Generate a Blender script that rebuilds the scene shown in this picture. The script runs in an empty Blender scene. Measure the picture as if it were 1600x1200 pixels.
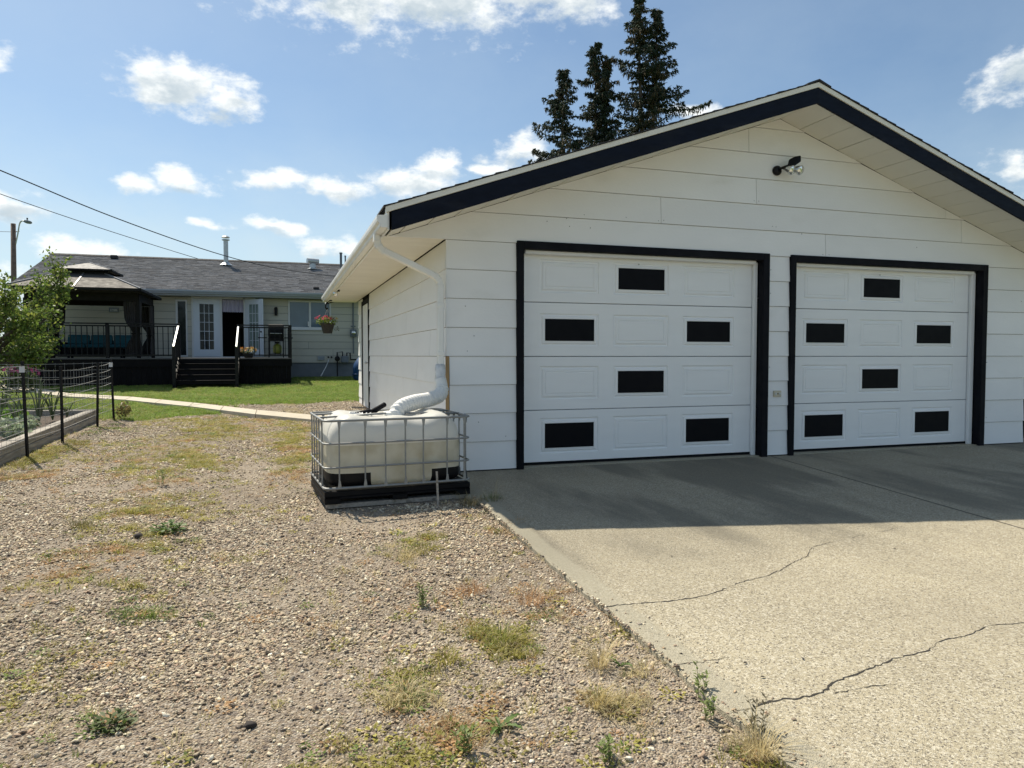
import bpy, math, random
import numpy as np
from mathutils import Vector, Matrix, noise as mn
R = math.radians
rnd = random.Random(7)
rng = np.random.default_rng(7)
SC = bpy.context.scene
COL = SC.collection
SLOPE = 0.025

# ------------------------------------------------------------------ camera, sky, sun, exposure
cam_d = bpy.data.cameras.new('camera'); cam = bpy.data.objects.new('camera', cam_d); COL.objects.link(cam)
cam.location = (0, 0, 1.5)
cam.rotation_euler = (R(90 - 2.292), 0, R(-17.9))
cam_d.sensor_width = 36; cam_d.lens = 36 * 1112 / 1600; cam_d.clip_end = 3000; cam_d.clip_start = 0.05
SC.camera = cam
SUN_DIR = Vector((-0.324, 0.645, 1.0)).normalized()
SUN_EL = math.asin(SUN_DIR.z); SUN_AZ = math.atan2(SUN_DIR.x, SUN_DIR.y)
SKY_STRENGTH = 0.088
W = bpy.data.worlds.new('World'); SC.world = W; W.use_nodes = True
SC.view_settings.view_transform = 'Standard'; SC.view_settings.look = 'None'
SC.view_settings.exposure = 0.42; SC.view_settings.gamma = 1; SC.view_settings.use_curve_mapping = False
sun_d = bpy.data.lights.new('sun', 'SUN'); sun_d.energy = 4.9; sun_d.angle = R(0.55); sun_d.color = (1.0, 0.91, 0.75)
sun = bpy.data.objects.new('sun', sun_d); COL.objects.link(sun)
sun.rotation_euler = SUN_DIR.to_track_quat('Z', 'Y').to_euler()
SC.cycles.max_bounces = 8; SC.cycles.diffuse_bounces = 4; SC.cycles.glossy_bounces = 3; SC.cycles.transparent_max_bounces = 8
SC.cycles.use_denoising = True

def build_world():
    nt = W.node_tree; N = nt.nodes; L = nt.links
    for n in list(N): N.remove(n)
    out = N.new('ShaderNodeOutputWorld'); bg = N.new('ShaderNodeBackground'); L.new(bg.outputs[0], out.inputs[0])
    bg.inputs[1].default_value = SKY_STRENGTH
    sky = N.new('ShaderNodeTexSky'); sky.sky_type = 'NISHITA'; sky.sun_disc = False
    sky.sun_elevation = SUN_EL; sky.sun_rotation = SUN_AZ; sky.altitude = 600; sky.air_density = 1.0; sky.dust_density = 1.3; sky.ozone_density = 1.6
    tc = N.new('ShaderNodeTexCoord'); sep = N.new('ShaderNodeSeparateXYZ'); L.new(tc.outputs['Generated'], sep.inputs[0])
    def M(op, a, b=None, c=None, clamp=False):
        m = N.new('ShaderNodeMath'); m.operation = op; m.use_clamp = clamp
        for i, v in enumerate((a, b, c)):
            if v is None: continue
            if isinstance(v, (int, float)): m.inputs[i].default_value = v
            else: L.new(v, m.inputs[i])
        return m.outputs[0]
    az = M('MULTIPLY', M('ARCTAN2', sep.outputs[0], sep.outputs[1]), 57.2958)
    el = M('MULTIPLY', M('ARCSINE', sep.outputs[2]), 57.2958)
    # noise laid on a cloud layer: stretched sideways near the horizon
    def NZ(scale, detail, off, rough=0.6):
        mp = N.new('ShaderNodeMapping'); L.new(tc.outputs['Generated'], mp.inputs[0]); mp.inputs['Location'].default_value = off
        mp.inputs['Scale'].default_value = (1, 1, 1.7)
        n = N.new('ShaderNodeTexNoise'); n.inputs['Scale'].default_value = scale; n.inputs['Detail'].default_value = detail; n.inputs['Roughness'].default_value = rough
        L.new(mp.outputs[0], n.inputs['Vector']); return n
    nd = NZ(9, 3, (3, 1, 0)); sc = N.new('ShaderNodeSeparateColor'); L.new(nd.outputs['Color'], sc.inputs[0])
    az2 = M('ADD', az, M('MULTIPLY', M('SUBTRACT', sc.outputs[0], 0.5), 7.0))
    el2 = M('ADD', el, M('MULTIPLY', M('SUBTRACT', sc.outputs[1], 0.5), 2.6))
    P = N.new('ShaderNodeCombineXYZ'); L.new(az2, P.inputs[0]); L.new(el2, P.inputs[1])
    clouds = [(8.0,27.5,13.5,3.9),(12,25.9,7,1.9),(5.6,25.3,5.0,1.9),(20.9,26.4,5.5,1.9),(-6.9,18.7,4.3,1.9),(-3.6,18.4,3.0,1.5),(-9.49,11.84,1.7,0.75),
        (-6.3,12.5,2.3,0.95),(-0.3,13.3,2.4,0.75),(3.9,12.6,4.3,0.85),(10.3,13.3,5.0,1.3),(12.9,14.5,2.1,1.3),(-0.1,9.6,2.3,0.6),
        (3.9,8.3,2.4,1.05),(-5.5,9.5,1.6,0.45),(-16.5,9.8,2.6,1.2),(-12.6,7.0,3.2,0.8),(18.5,15.9,1.9,1.3),(16.3,14.3,1.6,0.5),
        (53.4,17.9,2.6,1.6),(53.6,11.7,1.6,1.3),(-18.2,18.3,1.2,1.2),(31.9,17.9,1.3,0.5),(-9,4.5,14,1.2)]
    r2 = random.Random(3)
    for i in range(26):     # the same fair-weather clouds all round the rest of the sky
        a = r2.uniform(60, 335); e = 6 + 52 * r2.random() ** 1.5; s = 0.5 + e / 28
        clouds.append((a if a < 180 else a - 360, e, r2.uniform(4, 8) * s, r2.uniform(1.2, 2.2) * s))
    def cloud_field(Pv):
        field = None
        for (a, e, sa, se) in clouds:
            s = N.new('ShaderNodeVectorMath'); s.operation = 'SUBTRACT'; L.new(Pv, s.inputs[0]); s.inputs[1].default_value = (a, e, 0)
            m = N.new('ShaderNodeVectorMath'); m.operation = 'MULTIPLY'; L.new(s.outputs[0], m.inputs[0]); m.inputs[1].default_value = (.87 / sa, .84 / se, 0)
            l = N.new('ShaderNodeVectorMath'); l.operation = 'LENGTH'; L.new(m.outputs[0], l.inputs[0])
            field = l.outputs['Value'] if field is None else M('MINIMUM', field, l.outputs['Value'])
        return M('SUBTRACT', 1.05, field)
    f = cloud_field(P.outputs[0]); up = N.new('ShaderNodeVectorMath'); up.operation = 'ADD'; L.new(P.outputs[0], up.inputs[0]); up.inputs[1].default_value = (.25, .75, 0); fu = cloud_field(up.outputs[0])
    n1 = NZ(22, 9, (0, 0, 0), 0.62)
    n2 = NZ(60, 4, (5, 2, 1), 0.6)
    f = M('ADD', f, M('MULTIPLY', M('SUBTRACT', n1.outputs[0], 0.52), 2.4))
    f = M('ADD', f, M('MULTIPLY', M('SUBTRACT', n2.outputs[0], 0.5), 0.6))
    fu = M('ADD', fu, M('MULTIPLY', M('SUBTRACT', NZ(26, 6, (.2, .1, .012)).outputs[0], 0.5), 2.6))
    dens = N.new('ShaderNodeMapRange'); dens.interpolation_type = 'SMOOTHSTEP'; L.new(f, dens.inputs[0]); dens.inputs[1].default_value = -0.05; dens.inputs[2].default_value = 0.8
    thick = N.new('ShaderNodeMapRange'); thick.interpolation_type = 'SMOOTHSTEP'; L.new(fu, thick.inputs[0]); thick.inputs[1].default_value = 0.15; thick.inputs[2].default_value = 1.1
    n3 = NZ(16, 4, (0.7, 0.2, 0.035))
    thick2 = M('MULTIPLY', thick.outputs[0], M('MULTIPLY', n3.outputs[0], 1.7), clamp=True)
    cc = N.new('ShaderNodeMix'); cc.data_type = 'RGBA'; L.new(thick2, cc.inputs['Factor'])
    cc.inputs['A'].default_value = (9.4, 9.6, 9.4, 1); cc.inputs['B'].default_value = (5.0, 5.8, 6.3, 1)
    # thin veil that whitens towards the horizon
    veil = N.new('ShaderNodeMapRange'); L.new(el, veil.inputs[0]); veil.inputs[1].default_value = 17; veil.inputs[2].default_value = 0
    veil.inputs[3].default_value = 0.0; veil.inputs[4].default_value = 0.75
    nv = NZ(5, 6, (1, 4, 2)); vf = M('ADD', M('MULTIPLY', veil.outputs[0], M('MULTIPLY', nv.outputs[0], 1.7)), M('MULTIPLY', nv.outputs[0], 0.26), clamp=True)
    skm = N.new('ShaderNodeMix'); skm.data_type = 'RGBA'; skm.blend_type = 'MULTIPLY'; skm.inputs['Factor'].default_value = 1; L.new(sky.outputs[0], skm.inputs['A']); skm.inputs['B'].default_value = (0.85, 0.985, 1.02, 1)
    mv = N.new('ShaderNodeMix'); mv.data_type = 'RGBA'; L.new(vf, mv.inputs['Factor']); L.new(skm.outputs['Result'], mv.inputs['A']); mv.inputs['B'].default_value = (6.2, 7.2, 7.5, 1)
    mc = N.new('ShaderNodeMix'); mc.data_type = 'RGBA'; L.new(M('MULTIPLY', dens.outputs[0], 0.96), mc.inputs['Factor']); L.new(mv.outputs['Result'], mc.inputs['A']); L.new(cc.outputs['Result'], mc.inputs['B'])
    L.new(mc.outputs['Result'], bg.inputs[0])
build_world()

# ------------------------------------------------------------------ materials
MATS = {}
def mat(name, col, rough=0.7, var=0.12, vs=4.0, bump=0.0, bs=60.0, metal=0.0, col2=None, c2s=1.5, c2t=(0.55, 0.75), rand=0.0, spec=0.5, stretch=(1, 1, 1), trans=0.0, alpha=1.0, attr=None):
    m = bpy.data.materials.new(name); m.use_nodes = True; MATS[name] = m
    nt = m.node_tree; N = nt.nodes; L = nt.links; b = N['Principled BSDF']
    tc = N.new('ShaderNodeTexCoord'); oi = N.new('ShaderNodeObjectInfo')
    mul = N.new('ShaderNodeVectorMath'); mul.operation = 'MULTIPLY_ADD'; L.new(tc.outputs['Object'], mul.inputs[0]); mul.inputs[1].default_value = stretch
    cm = N.new('ShaderNodeMath'); cm.operation = 'MULTIPLY'; L.new(oi.outputs['Random'], cm.inputs[0]); cm.inputs[1].default_value = 37.0
    L.new(cm.outputs[0], mul.inputs[2]); V = mul.outputs[0]
    def noise(s, d=5):
        n = N.new('ShaderNodeTexNoise'); n.inputs['Scale'].default_value = s; n.inputs['Detail'].default_value = d; L.new(V, n.inputs['Vector']); return n.outputs[0]
    def mix(f, a, b_, bt='MIX'):
        x = N.new('ShaderNodeMix'); x.data_type = 'RGBA'; x.blend_type = bt
        for k, v in (('Factor', f), ('A', a), ('B', b_)):
            if isinstance(v, bpy.types.NodeSocket): L.new(v, x.inputs[k])
            else: x.inputs[k].default_value = v if k == 'Factor' else (*v[:3], 1)
        return x.outputs['Result']
    base = (*col, 1)
    if attr:
        a = N.new('ShaderNodeAttribute'); a.attribute_name = 'tint'; a.attribute_type = attr; cur = mix(1.0, a.outputs['Color'], base, 'MULTIPLY')
    else: cur = mix(0.0, base, base)
    if col2:
        mr = N.new('ShaderNodeMapRange'); mr.interpolation_type = 'SMOOTHSTEP'; L.new(noise(c2s, 8), mr.inputs[0]); mr.inputs[1].default_value = c2t[0]; mr.inputs[2].default_value = c2t[1]
        cur = mix(mr.outputs[0], cur, col2)
    if var:
        mr = N.new('ShaderNodeMapRange'); L.new(noise(vs, 6), mr.inputs[0]); mr.inputs[1].default_value = 0.25; mr.inputs[2].default_value = 0.75; mr.inputs[3].default_value = 1 - var; mr.inputs[4].default_value = 1 + var
        mm = N.new('ShaderNodeVectorMath'); mm.operation = 'SCALE'; L.new(cur, mm.inputs[0]); L.new(mr.outputs[0], mm.inputs['Scale']); cur = mm.outputs[0]
    if rand:
        mr = N.new('ShaderNodeMapRange'); L.new(oi.outputs['Random'], mr.inputs[0]); mr.inputs[3].default_value = 1 - rand; mr.inputs[4].default_value = 1 + rand
        mm = N.new('ShaderNodeVectorMath'); mm.operation = 'SCALE'; L.new(cur, mm.inputs[0]); L.new(mr.outputs[0], mm.inputs['Scale']); cur = mm.outputs[0]
    L.new(cur, b.inputs['Base Color'])
    mr = N.new('ShaderNodeMapRange'); L.new(noise(vs * 2.3, 4), mr.inputs[0]); mr.inputs[1].default_value = 0.3; mr.inputs[2].default_value = 0.7
    mr.inputs[3].default_value = max(0.02, rough - 0.08); mr.inputs[4].default_value = min(1, rough + 0.08); L.new(mr.outputs[0], b.inputs['Roughness'])
    b.inputs['Metallic'].default_value = metal; b.inputs['Specular IOR Level'].default_value = spec
    if bump:
        bp = N.new('ShaderNodeBump'); bp.inputs['Strength'].default_value = 1; bp.inputs['Distance'].default_value = bump; L.new(noise(bs, 6), bp.inputs['Height']); L.new(bp.outputs[0], b.inputs['Normal'])
    if trans:
        tr = N.new('ShaderNodeBsdfTranslucent'); L.new(cur, tr.inputs[0]); ms = N.new('ShaderNodeMixShader'); ms.inputs[0].default_value = trans
        o = N['Material Output']; L.new(b.outputs[0], ms.inputs[1]); L.new(tr.outputs[0], ms.inputs[2]); L.new(ms.outputs[0], o.inputs[0])
    if alpha < 1: b.inputs['Alpha'].default_value = alpha
    return m
SIDING = mat('white_siding', (0.80, 0.805, 0.81), 0.62, 0.035, 1.2, 0.0016, 25, col2=(0.70, 0.70, 0.68), c2s=1.1, c2t=(0.6, 0.85), rand=0.025, stretch=(1, 1, 2.2))
DOORW = mat('white_door_paint', (0.82, 0.83, 0.84), 0.45, 0.02, 2, 0.0006, 260, stretch=(1, 1, 5))
BLACKTRIM = mat('black_trim_paint', (0.005, 0.0055, 0.009), 0.7, 0.3, 3, 0.001, 30, col2=(0.012, 0.012, 0.016), spec=.15)
NAVY = mat('navy_fascia_paint', (0.003, 0.006, 0.016), 0.6, 0.3, 4, 0.001, 25, col2=(0.010, 0.013, 0.022), c2t=(.5,.7), stretch=(1, 1, 3), spec=.15)
CREAM = mat('cream_soffit', (0.74, 0.725, 0.66), 0.6, 0.04, 2, rand=0.02)
WHITEMETAL = mat('white_aluminium', (0.74, 0.74, 0.72), 0.42, 0.05, 3, col2=(0.5, 0.49, 0.45), c2s=2.2, c2t=(0.62, 0.85))
DARK = mat('dark_gap', (0.008, 0.008, 0.009), 0.9, 0.1, spec=.1)
PANE = mat('black_pane', (0.003, 0.0035, 0.006), 0.5, 0.1, spec=0.10)
SHING_DK = mat('garage_shingle', (0.03, 0.03, 0.034), 0.9, 0.3, 8, 0.003, 80, rand=0.2)
WOODTAN = mat('bare_wood', (0.42, 0.28, 0.14), 0.8, 0.3, 12, 0.002, 60, stretch=(1, 1, 0.2))
HSIDE = mat('beige_siding', (0.50, 0.48, 0.41), 0.7, 0.04, 1, 0.001, 30, rand=0.03)
HTRIM = mat('house_trim_white', (0.62, 0.63, 0.64), 0.5, 0.04)
HDOOR = mat('house_door_white', (0.60, 0.65, 0.72), 0.45, 0.03)
HFASC = mat('house_fascia_grey', (0.33, 0.37, 0.41), 0.5, 0.06)
HROOF = mat('house_shingle', (1, 1, 1), 0.92, 0.25, 6, 0.004, 60, attr='GEOMETRY')
FOUND = mat('foundation_parging', (0.17, 0.19, 0.21), 0.9, 0.15, 3, 0.004, 20)
GLASSDK = mat('window_glass', (0.012, 0.018, 0.022), 0.06, 0.05, spec=0.25)
GLASSBL = mat('window_glass_sky_tint', (0.07, 0.12, 0.17), 0.1, 0.15, 2, spec=0.6)  # blue base colour paints in the reflected sky
ROOM = mat('dark_room', (0.03, 0.026, 0.022), 0.9, 0.1)
LACE = mat('lavender_curtain', (0.5, 0.47, 0.58), 0.9, 0.25, 14, stretch=(3, 3, 0.3))
DECKBLK = mat('black_deck_stain', (0.007, 0.006, 0.007), 0.7, 0.3, 5, 0.001, 40, rand=0.2, spec=.15)
DECKTOP = mat('deck_board_stain', (0.10, 0.095, 0.1), 0.6, 0.2, 5, 0.001, 40, rand=0.15)
RAILM = mat('black_rail_metal', (0.007, 0.007, 0.009), 0.45, 0.1, spec=0.25)
GALV = mat('galvanised_steel', (0.50, 0.52, 0.53), 0.45, 0.15, 18, metal=0.75, col2=(0.33, 0.33, 0.32), c2s=9, c2t=(0.5, 0.8))
CAGE = mat('cage_galvanised', (0.25, 0.26, 0.26), 0.5, 0.15, 18, metal=0.45, col2=(0.25, 0.25, 0.24), c2s=9, c2t=(0.5, 0.8))
POLY = mat('milky_poly_tank', (0.60, 0.58, 0.46), 0.42, 0.06, 3, 0.004, 6, col2=(0.36, 0.33, 0.2), c2s=3.0, c2t=(0.62, 0.95), trans=0.35)
def tank_mat():      # milky plastic; the liquid inside shows as a darker band up to its level
    m = mat('milky_poly_with_liquid', (0.78, 0.775, 0.73), 0.42, 0.05, 3, 0.004, 6, trans=0.3); nt = m.node_tree; N = nt.nodes; L = nt.links; b = N['Principled BSDF']
    old = b.inputs['Base Color'].links[0].from_socket; tc = N.new('ShaderNodeTexCoord'); sp = N.new('ShaderNodeSeparateXYZ'); L.new(tc.outputs['Object'], sp.inputs[0])
    n = N.new('ShaderNodeTexNoise'); n.inputs['Scale'].default_value = 5; n.inputs['Detail'].default_value = 5; L.new(tc.outputs['Object'], n.inputs['Vector'])
    r = N.new('ShaderNodeMapRange'); r.interpolation_type = 'SMOOTHSTEP'; L.new(sp.outputs[2], r.inputs[0]); r.inputs[1].default_value = .527; r.inputs[2].default_value = .537
    c = N.new('ShaderNodeMix'); c.data_type = 'RGBA'; r2 = N.new('ShaderNodeMapRange'); L.new(n.outputs[0], r2.inputs[0]); r2.inputs[1].default_value = .45; r2.inputs[2].default_value = .75; L.new(r2.outputs[0], c.inputs['Factor']); c.inputs['A'].default_value = (.64, .62, .52, 1); c.inputs['B'].default_value = (.47, .43, .31, 1)
    x = N.new('ShaderNodeMix'); x.data_type = 'RGBA'; L.new(r.outputs[0], x.inputs['Factor']); L.new(c.outputs['Result'], x.inputs['A']); L.new(old, x.inputs['B'])
    for l in list(old.links):
        if l.to_node != x: t = l.to_socket; L.new(x.outputs['Result'], t)
    return m
POLYL = tank_mat()
POLYTOP = mat('white_tank_plastic', (0.80, 0.79, 0.74), 0.5, 0.05, 3, 0.003, 9, col2=(0.5, 0.48, 0.4), c2s=5, c2t=(0.62, 0.9))
TANKBLK = mat('black_tank_paint', (0.005, 0.005, 0.006), 0.5, 0.2, spec=.2)
PALLET = mat('black_pallet_plastic', (0.005, 0.005, 0.006), 0.6, 0.2, 8, spec=0.15)
HOSE = mat('white_corrugated_hose', (0.80, 0.80, 0.78), 0.4, 0.04, 6, trans=0.15)
WRAP = mat('plastic_wrap', (0.72, 0.74, 0.76), 0.25, 0.1, 12, 0.01, 30, trans=0.25)
GREYWOOD = mat('weathered_timber', (0.33, 0.30, 0.26), 0.9, 0.3, 7, 0.004, 40, col2=(0.14, 0.12, 0.10), c2s=5, c2t=(0.5, 0.75), rand=0.15, stretch=(5, 0.4, 5))
SOIL = mat('garden_soil', (0.075, 0.055, 0.042), 0.95, 0.35, 12, 0.02, 30)
PATHC = mat('path_concrete', (0.50, 0.45, 0.36), 0.9, 0.12, 6, 0.003, 60, rand=0.06)
BARK = mat('tree_bark', (0.09, 0.07, 0.055), 0.95, 0.35, 10, 0.02, 20, stretch=(3, 3, 0.5))
LEAF = mat('apple_leaf', (1, 1, 1), 0.55, 0.1, 3, trans=0.5, attr='GEOMETRY')
NEEDLE = mat('spruce_needles', (1, 1, 1), 0.8, 0.1, 3, trans=0.12, attr='GEOMETRY')
PLANT = mat('plant_leaf', (1, 1, 1), 0.6, 0.1, 3, trans=0.35, attr='GEOMETRY')
PLANTI = mat('plant_leaf_scattered', (1, 1, 1), 0.65, 0.1, 3, trans=0.45, attr='INSTANCER')
STONEI = mat('gravel_stone', (1, 1, 1), 0.75, 0.22, 55, 0.0015, 160, attr='INSTANCER', spec=0.35)
POLEW = mat('utility_pole_wood', (0.16, 0.11, 0.09), 0.9, 0.25, 6, 0.004, 20)
CABLE = mat('black_cable', (0.015, 0.015, 0.017), 0.6, 0.1)
TEAL = mat('teal_cushion', (0.012, 0.085, 0.11), 0.85, 0.1, 6)
WICKER = mat('dark_wicker', (0.007, 0.007, 0.009), 0.7, 0.3, 30, 0.003, 120, spec=.2)
GAZPANEL = mat('bronze_polycarbonate', (0.085, 0.078, 0.074), 0.7, 0.08, 3, spec=0.2)
GAZFRAME = mat('gazebo_dark_frame', (0.008, 0.007, 0.007), 0.6, 0.15, spec=.2)
GAZRIB = mat('gazebo_metal_rib', (0.22, 0.22, 0.23), 0.45, 0.05, metal=0.4)
CUPM = mat('cupola_panel_grey', (0.13, 0.13, 0.135), 0.6, 0.06, spec=.25)
DRAPE = mat('grey_drape', (0.06, 0.055, 0.056), 0.9, 0.2, 6, trans=0.2)
BLUEP = mat('blue_plastic', (0.012, 0.06, 0.17), 0.5, 0.1)
TERRA = mat('grey_pot', (0.025, 0.024, 0.021), 0.7, 0.2, 10)
OUTLETM = mat('outlet_beige', (0.52, 0.47, 0.36), 0.5, 0.05)
CHROME = mat('lamp_glass', (0.75, 0.76, 0.75), 0.12, 0.05, metal=0.8)
CRACKM = mat('crack_dark', (0.03, 0.026, 0.022), 0.95, 0.3, 20)

# ------------------------------------------------------------------ mesh helpers
class G:
    def __init__(s): s.v = []; s.f = []; s.m = []; s.mi = 0
    def add(s, vs, fs):
        o = len(s.v); s.v.extend([tuple(p) for p in vs]); s.f.extend([tuple(i + o for i in f) for f in fs]); s.m.extend([s.mi] * len(fs)); return s
    def box(s, x0, x1, y0, y1, z0, z1):
        return s.add([(x0,y0,z0),(x1,y0,z0),(x1,y1,z0),(x0,y1,z0),(x0,y0,z1),(x1,y0,z1),(x1,y1,z1),(x0,y1,z1)],
                     [(3,2,1,0),(4,5,6,7),(0,1,5,4),(1,2,6,5),(2,3,7,6),(3,0,4,7)])
    def bar(s, a, b, w, h, up=(0, 0, 1)):
        a = Vector(a); b = Vector(b); d = (b - a).normalized(); u = Vector(up); r = d.cross(u)
        if r.length < 1e-4: r = Vector((1, 0, 0))
        r.normalize(); u = r.cross(d).normalized(); r *= w / 2; u *= h / 2
        return s.add([a-r-u, a+r-u, a+r+u, a-r+u, b-r-u, b+r-u, b+r+u, b-r+u], [(0,1,2,3),(7,6,5,4),(4,5,1,0),(5,6,2,1),(6,7,3,2),(7,4,0,3)])
    def prism(s, poly, axis, a, b):      # poly of 2D points, extruded along an axis
        def P(p, t): return {'x': (t, p[0], p[1]), 'y': (p[0], t, p[1]), 'z': (p[0], p[1], t)}[axis]
        n = len(poly); vs = [P(p, a) for p in poly] + [P(p, b) for p in poly]
        return s.add(vs, [tuple(range(n))[::-1], tuple(range(n, 2 * n))] + [(i, (i + 1) % n, n + (i + 1) % n, n + i) for i in range(n)])
    def tube(s, pts, rad, n=8, cap=True):
        pts = [Vector(p) for p in pts]; k = len(pts); rad = rad if hasattr(rad, '__len__') else [rad] * k
        vs = []; pr = None
        for i, p in enumerate(pts):
            d = (pts[min(i + 1, k - 1)] - pts[max(i - 1, 0)]).normalized()
            if pr is None: pr = d.orthogonal().normalized()
            pr = (pr - d * pr.dot(d));
            if pr.length < 1e-5: pr = d.orthogonal()
            pr.normalize(); q = d.cross(pr)
            for j in range(n):
                a = 2 * math.pi * j / n; vs.append(p + (pr * math.cos(a) + q * math.sin(a)) * rad[i])
        fs = [(i*n+j, i*n+(j+1)%n, (i+1)*n+(j+1)%n, (i+1)*n+j) for i in range(k-1) for j in range(n)]
        if cap: fs += [tuple(range(n))[::-1], tuple(range((k-1)*n, k*n))]
        return s.add(vs, fs)
    def lathe(s, prof, c=(0, 0, 0), n=16, axis=(0, 0, 1)):
        ax = Vector(axis).normalized(); u = ax.orthogonal().normalized(); w = ax.cross(u); c = Vector(c); vs = []
        for (r, h) in prof:
            for j in range(n):
                a = 2 * math.pi * j / n; vs.append(c + ax * h + (u * math.cos(a) + w * math.sin(a)) * r)
        k = len(prof); fs = [(i*n+j, i*n+(j+1)%n, (i+1)*n+(j+1)%n, (i+1)*n+j) for i in range(k-1) for j in range(n)]
        fs += [tuple(range(n))[::-1], tuple(range((k-1)*n, k*n))]
        return s.add(vs, fs)
    def quad(s, a, b, c, d): return s.add([a, b, c, d], [(0, 1, 2, 3)])
    def mesh(s, name, mats, origin=(0, 0, 0), smooth=False):
        me = bpy.data.meshes.new(name); o = Vector(origin)
        me.from_pydata([Vector(p) - o for p in s.v], [], s.f)
        for m in (mats if isinstance(mats, (list, tuple)) else [mats]): me.materials.append(m)
        me.polygons.foreach_set('material_index', s.m)
        if smooth: me.polygons.foreach_set('use_smooth', [True] * len(s.f))
        me.update(); return me
    def build(s, name, mats, parent=None, smooth=False, bevel=0, kind=None, label=None, origin=None):
        og = worigin(parent) if parent else Vector((0, 0, 0))
        og2 = Vector(origin) if origin is not None else og
        o = bpy.data.objects.new(name, s.mesh(name, mats, og2, smooth)); COL.objects.link(o)
        o.location = og2 - og
        if parent: o.parent = parent
        if bevel:
            md = o.modifiers.new('edge', 'BEVEL'); md.width = bevel; md.segments = 1; md.limit_method = 'ANGLE'; md.angle_limit = R(40)
        if kind: o['kind'] = kind
        if label: o['label'] = label
        return o
def worigin(o):
    p = Vector((0, 0, 0))
    while o: p += o.location; o = o.parent
    return p
def inst(name, me, parent, loc, rot=None, scale=None):
    o = bpy.data.objects.new(name, me); COL.objects.link(o); o.parent = parent
    o.location = Vector(loc) - worigin(parent) if parent else Vector(loc)
    if rot: o.rotation_euler = rot
    if scale: o.scale = scale
    return o
def thing(name, loc, label, cat, group=None, rz=0):
    o = bpy.data.objects.new(name, None); COL.objects.link(o); o.location = loc; o.rotation_euler = (0, 0, rz); o.empty_display_size = 0.1
    o['label'] = label; o['category'] = cat
    if group: o['group'] = group
    return o
def tag(o, label, cat, group=None):
    o['label'] = label; o['category'] = cat
    if group: o['group'] = group
    return o
def npmesh(name, v, f, mats, tint=None, smooth=False):     # numpy arrays; f (n,3) or (n,4)
    me = bpy.data.meshes.new(name); me.vertices.add(len(v)); me.vertices.foreach_set('co', np.asarray(v, np.float32).ravel())
    k = f.shape[1]; me.loops.add(f.size); me.loops.foreach_set('vertex_index', f.astype(np.int32).ravel())
    me.polygons.add(len(f)); me.polygons.foreach_set('loop_start', (np.arange(len(f)) * k).astype(np.int32))
    if smooth: me.polygons.foreach_set('use_smooth', np.ones(len(f), bool))
    me.update(calc_edges=True)
    if tint is not None:
        a = me.attributes.new('tint', 'FLOAT_COLOR', 'POINT'); c = np.ones((len(v), 4), np.float32); c[:, :3] = tint; a.data.foreach_set('color', c.ravel())
    me.materials.append(mats); return me
def addobj(name, me, parent=None, loc=(0, 0, 0), kind=None):
    o = bpy.data.objects.new(name, me); COL.objects.link(o); o.location = loc
    if parent: o.parent = parent
    if kind: o['kind'] = kind
    return o
def paint(me, col, jit=0.15):       # one tint per mesh, jittered per vertex
    n = len(me.vertices); a = me.attributes.new('tint', 'FLOAT_COLOR', 'POINT'); c = np.ones((n, 4), np.float32)
    c[:, :3] = np.array(col) * (1 + jit * (rng.random((n, 1)) * 2 - 1)); a.data.foreach_set('color', c.ravel())

# instances of a few small meshes on a cloud of points
def scatter(name, pts, rot, scl, idx, tint, protos):
    n = len(pts); me = bpy.data.meshes.new(name); me.vertices.add(n); me.vertices.foreach_set('co', np.asarray(pts, np.float32).ravel())
    for nm, arr in (('rot', rot), ('scl', scl)):
        a = me.attributes.new(nm, 'FLOAT_VECTOR', 'POINT'); a.data.foreach_set('vector', np.asarray(arr, np.float32).ravel())
    a = me.attributes.new('pick', 'INT', 'POINT'); a.data.foreach_set('value', np.asarray(idx, np.int32))
    a = me.attributes.new('tint', 'FLOAT_COLOR', 'POINT'); c = np.ones((n, 4), np.float32); c[:, :3] = tint; a.data.foreach_set('color', c.ravel())
    me.update(); o = bpy.data.objects.new(name, me); COL.objects.link(o); o['kind'] = 'stuff'
    pc = bpy.data.collections.new(name + '_kinds')
    for i, pm in enumerate(protos): pc.objects.link(bpy.data.objects.new('%s_kind_%02d' % (name, i), pm))
    ng = bpy.data.node_groups.new(name, 'GeometryNodeTree')
    ng.interface.new_socket('Geometry', in_out='INPUT', socket_type='NodeSocketGeometry'); ng.interface.new_socket('Geometry', in_out='OUTPUT', socket_type='NodeSocketGeometry')
    N = ng.nodes; L = ng.links; gi = N.new('NodeGroupInput'); go = N.new('NodeGroupOutput'); iop = N.new('GeometryNodeInstanceOnPoints')
    mp = N.new('GeometryNodeMeshToPoints'); L.new(gi.outputs[0], mp.inputs[0]); L.new(mp.outputs[0], iop.inputs['Points'])
    ci = N.new('GeometryNodeCollectionInfo'); ci.inputs[0].default_value = pc; ci.inputs['Separate Children'].default_value = True; ci.inputs['Reset Children'].default_value = True
    L.new(ci.outputs[0], iop.inputs['Instance']); iop.inputs['Pick Instance'].default_value = True
    def att(nm, t):
        a = N.new('GeometryNodeInputNamedAttribute'); a.data_type = t; a.inputs[0].default_value = nm; return a.outputs[0]
    L.new(att('pick', 'INT'), iop.inputs['Instance Index']); L.new(att('scl', 'FLOAT_VECTOR'), iop.inputs['Scale'])
    e = N.new('FunctionNodeEulerToRotation'); L.new(att('rot', 'FLOAT_VECTOR'), e.inputs[0]); L.new(e.outputs[0], iop.inputs['Rotation'])
    L.new(iop.outputs[0], go.inputs[0])
    md = o.modifiers.new('scatter', 'NODES'); md.node_group = ng
    return o

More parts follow.
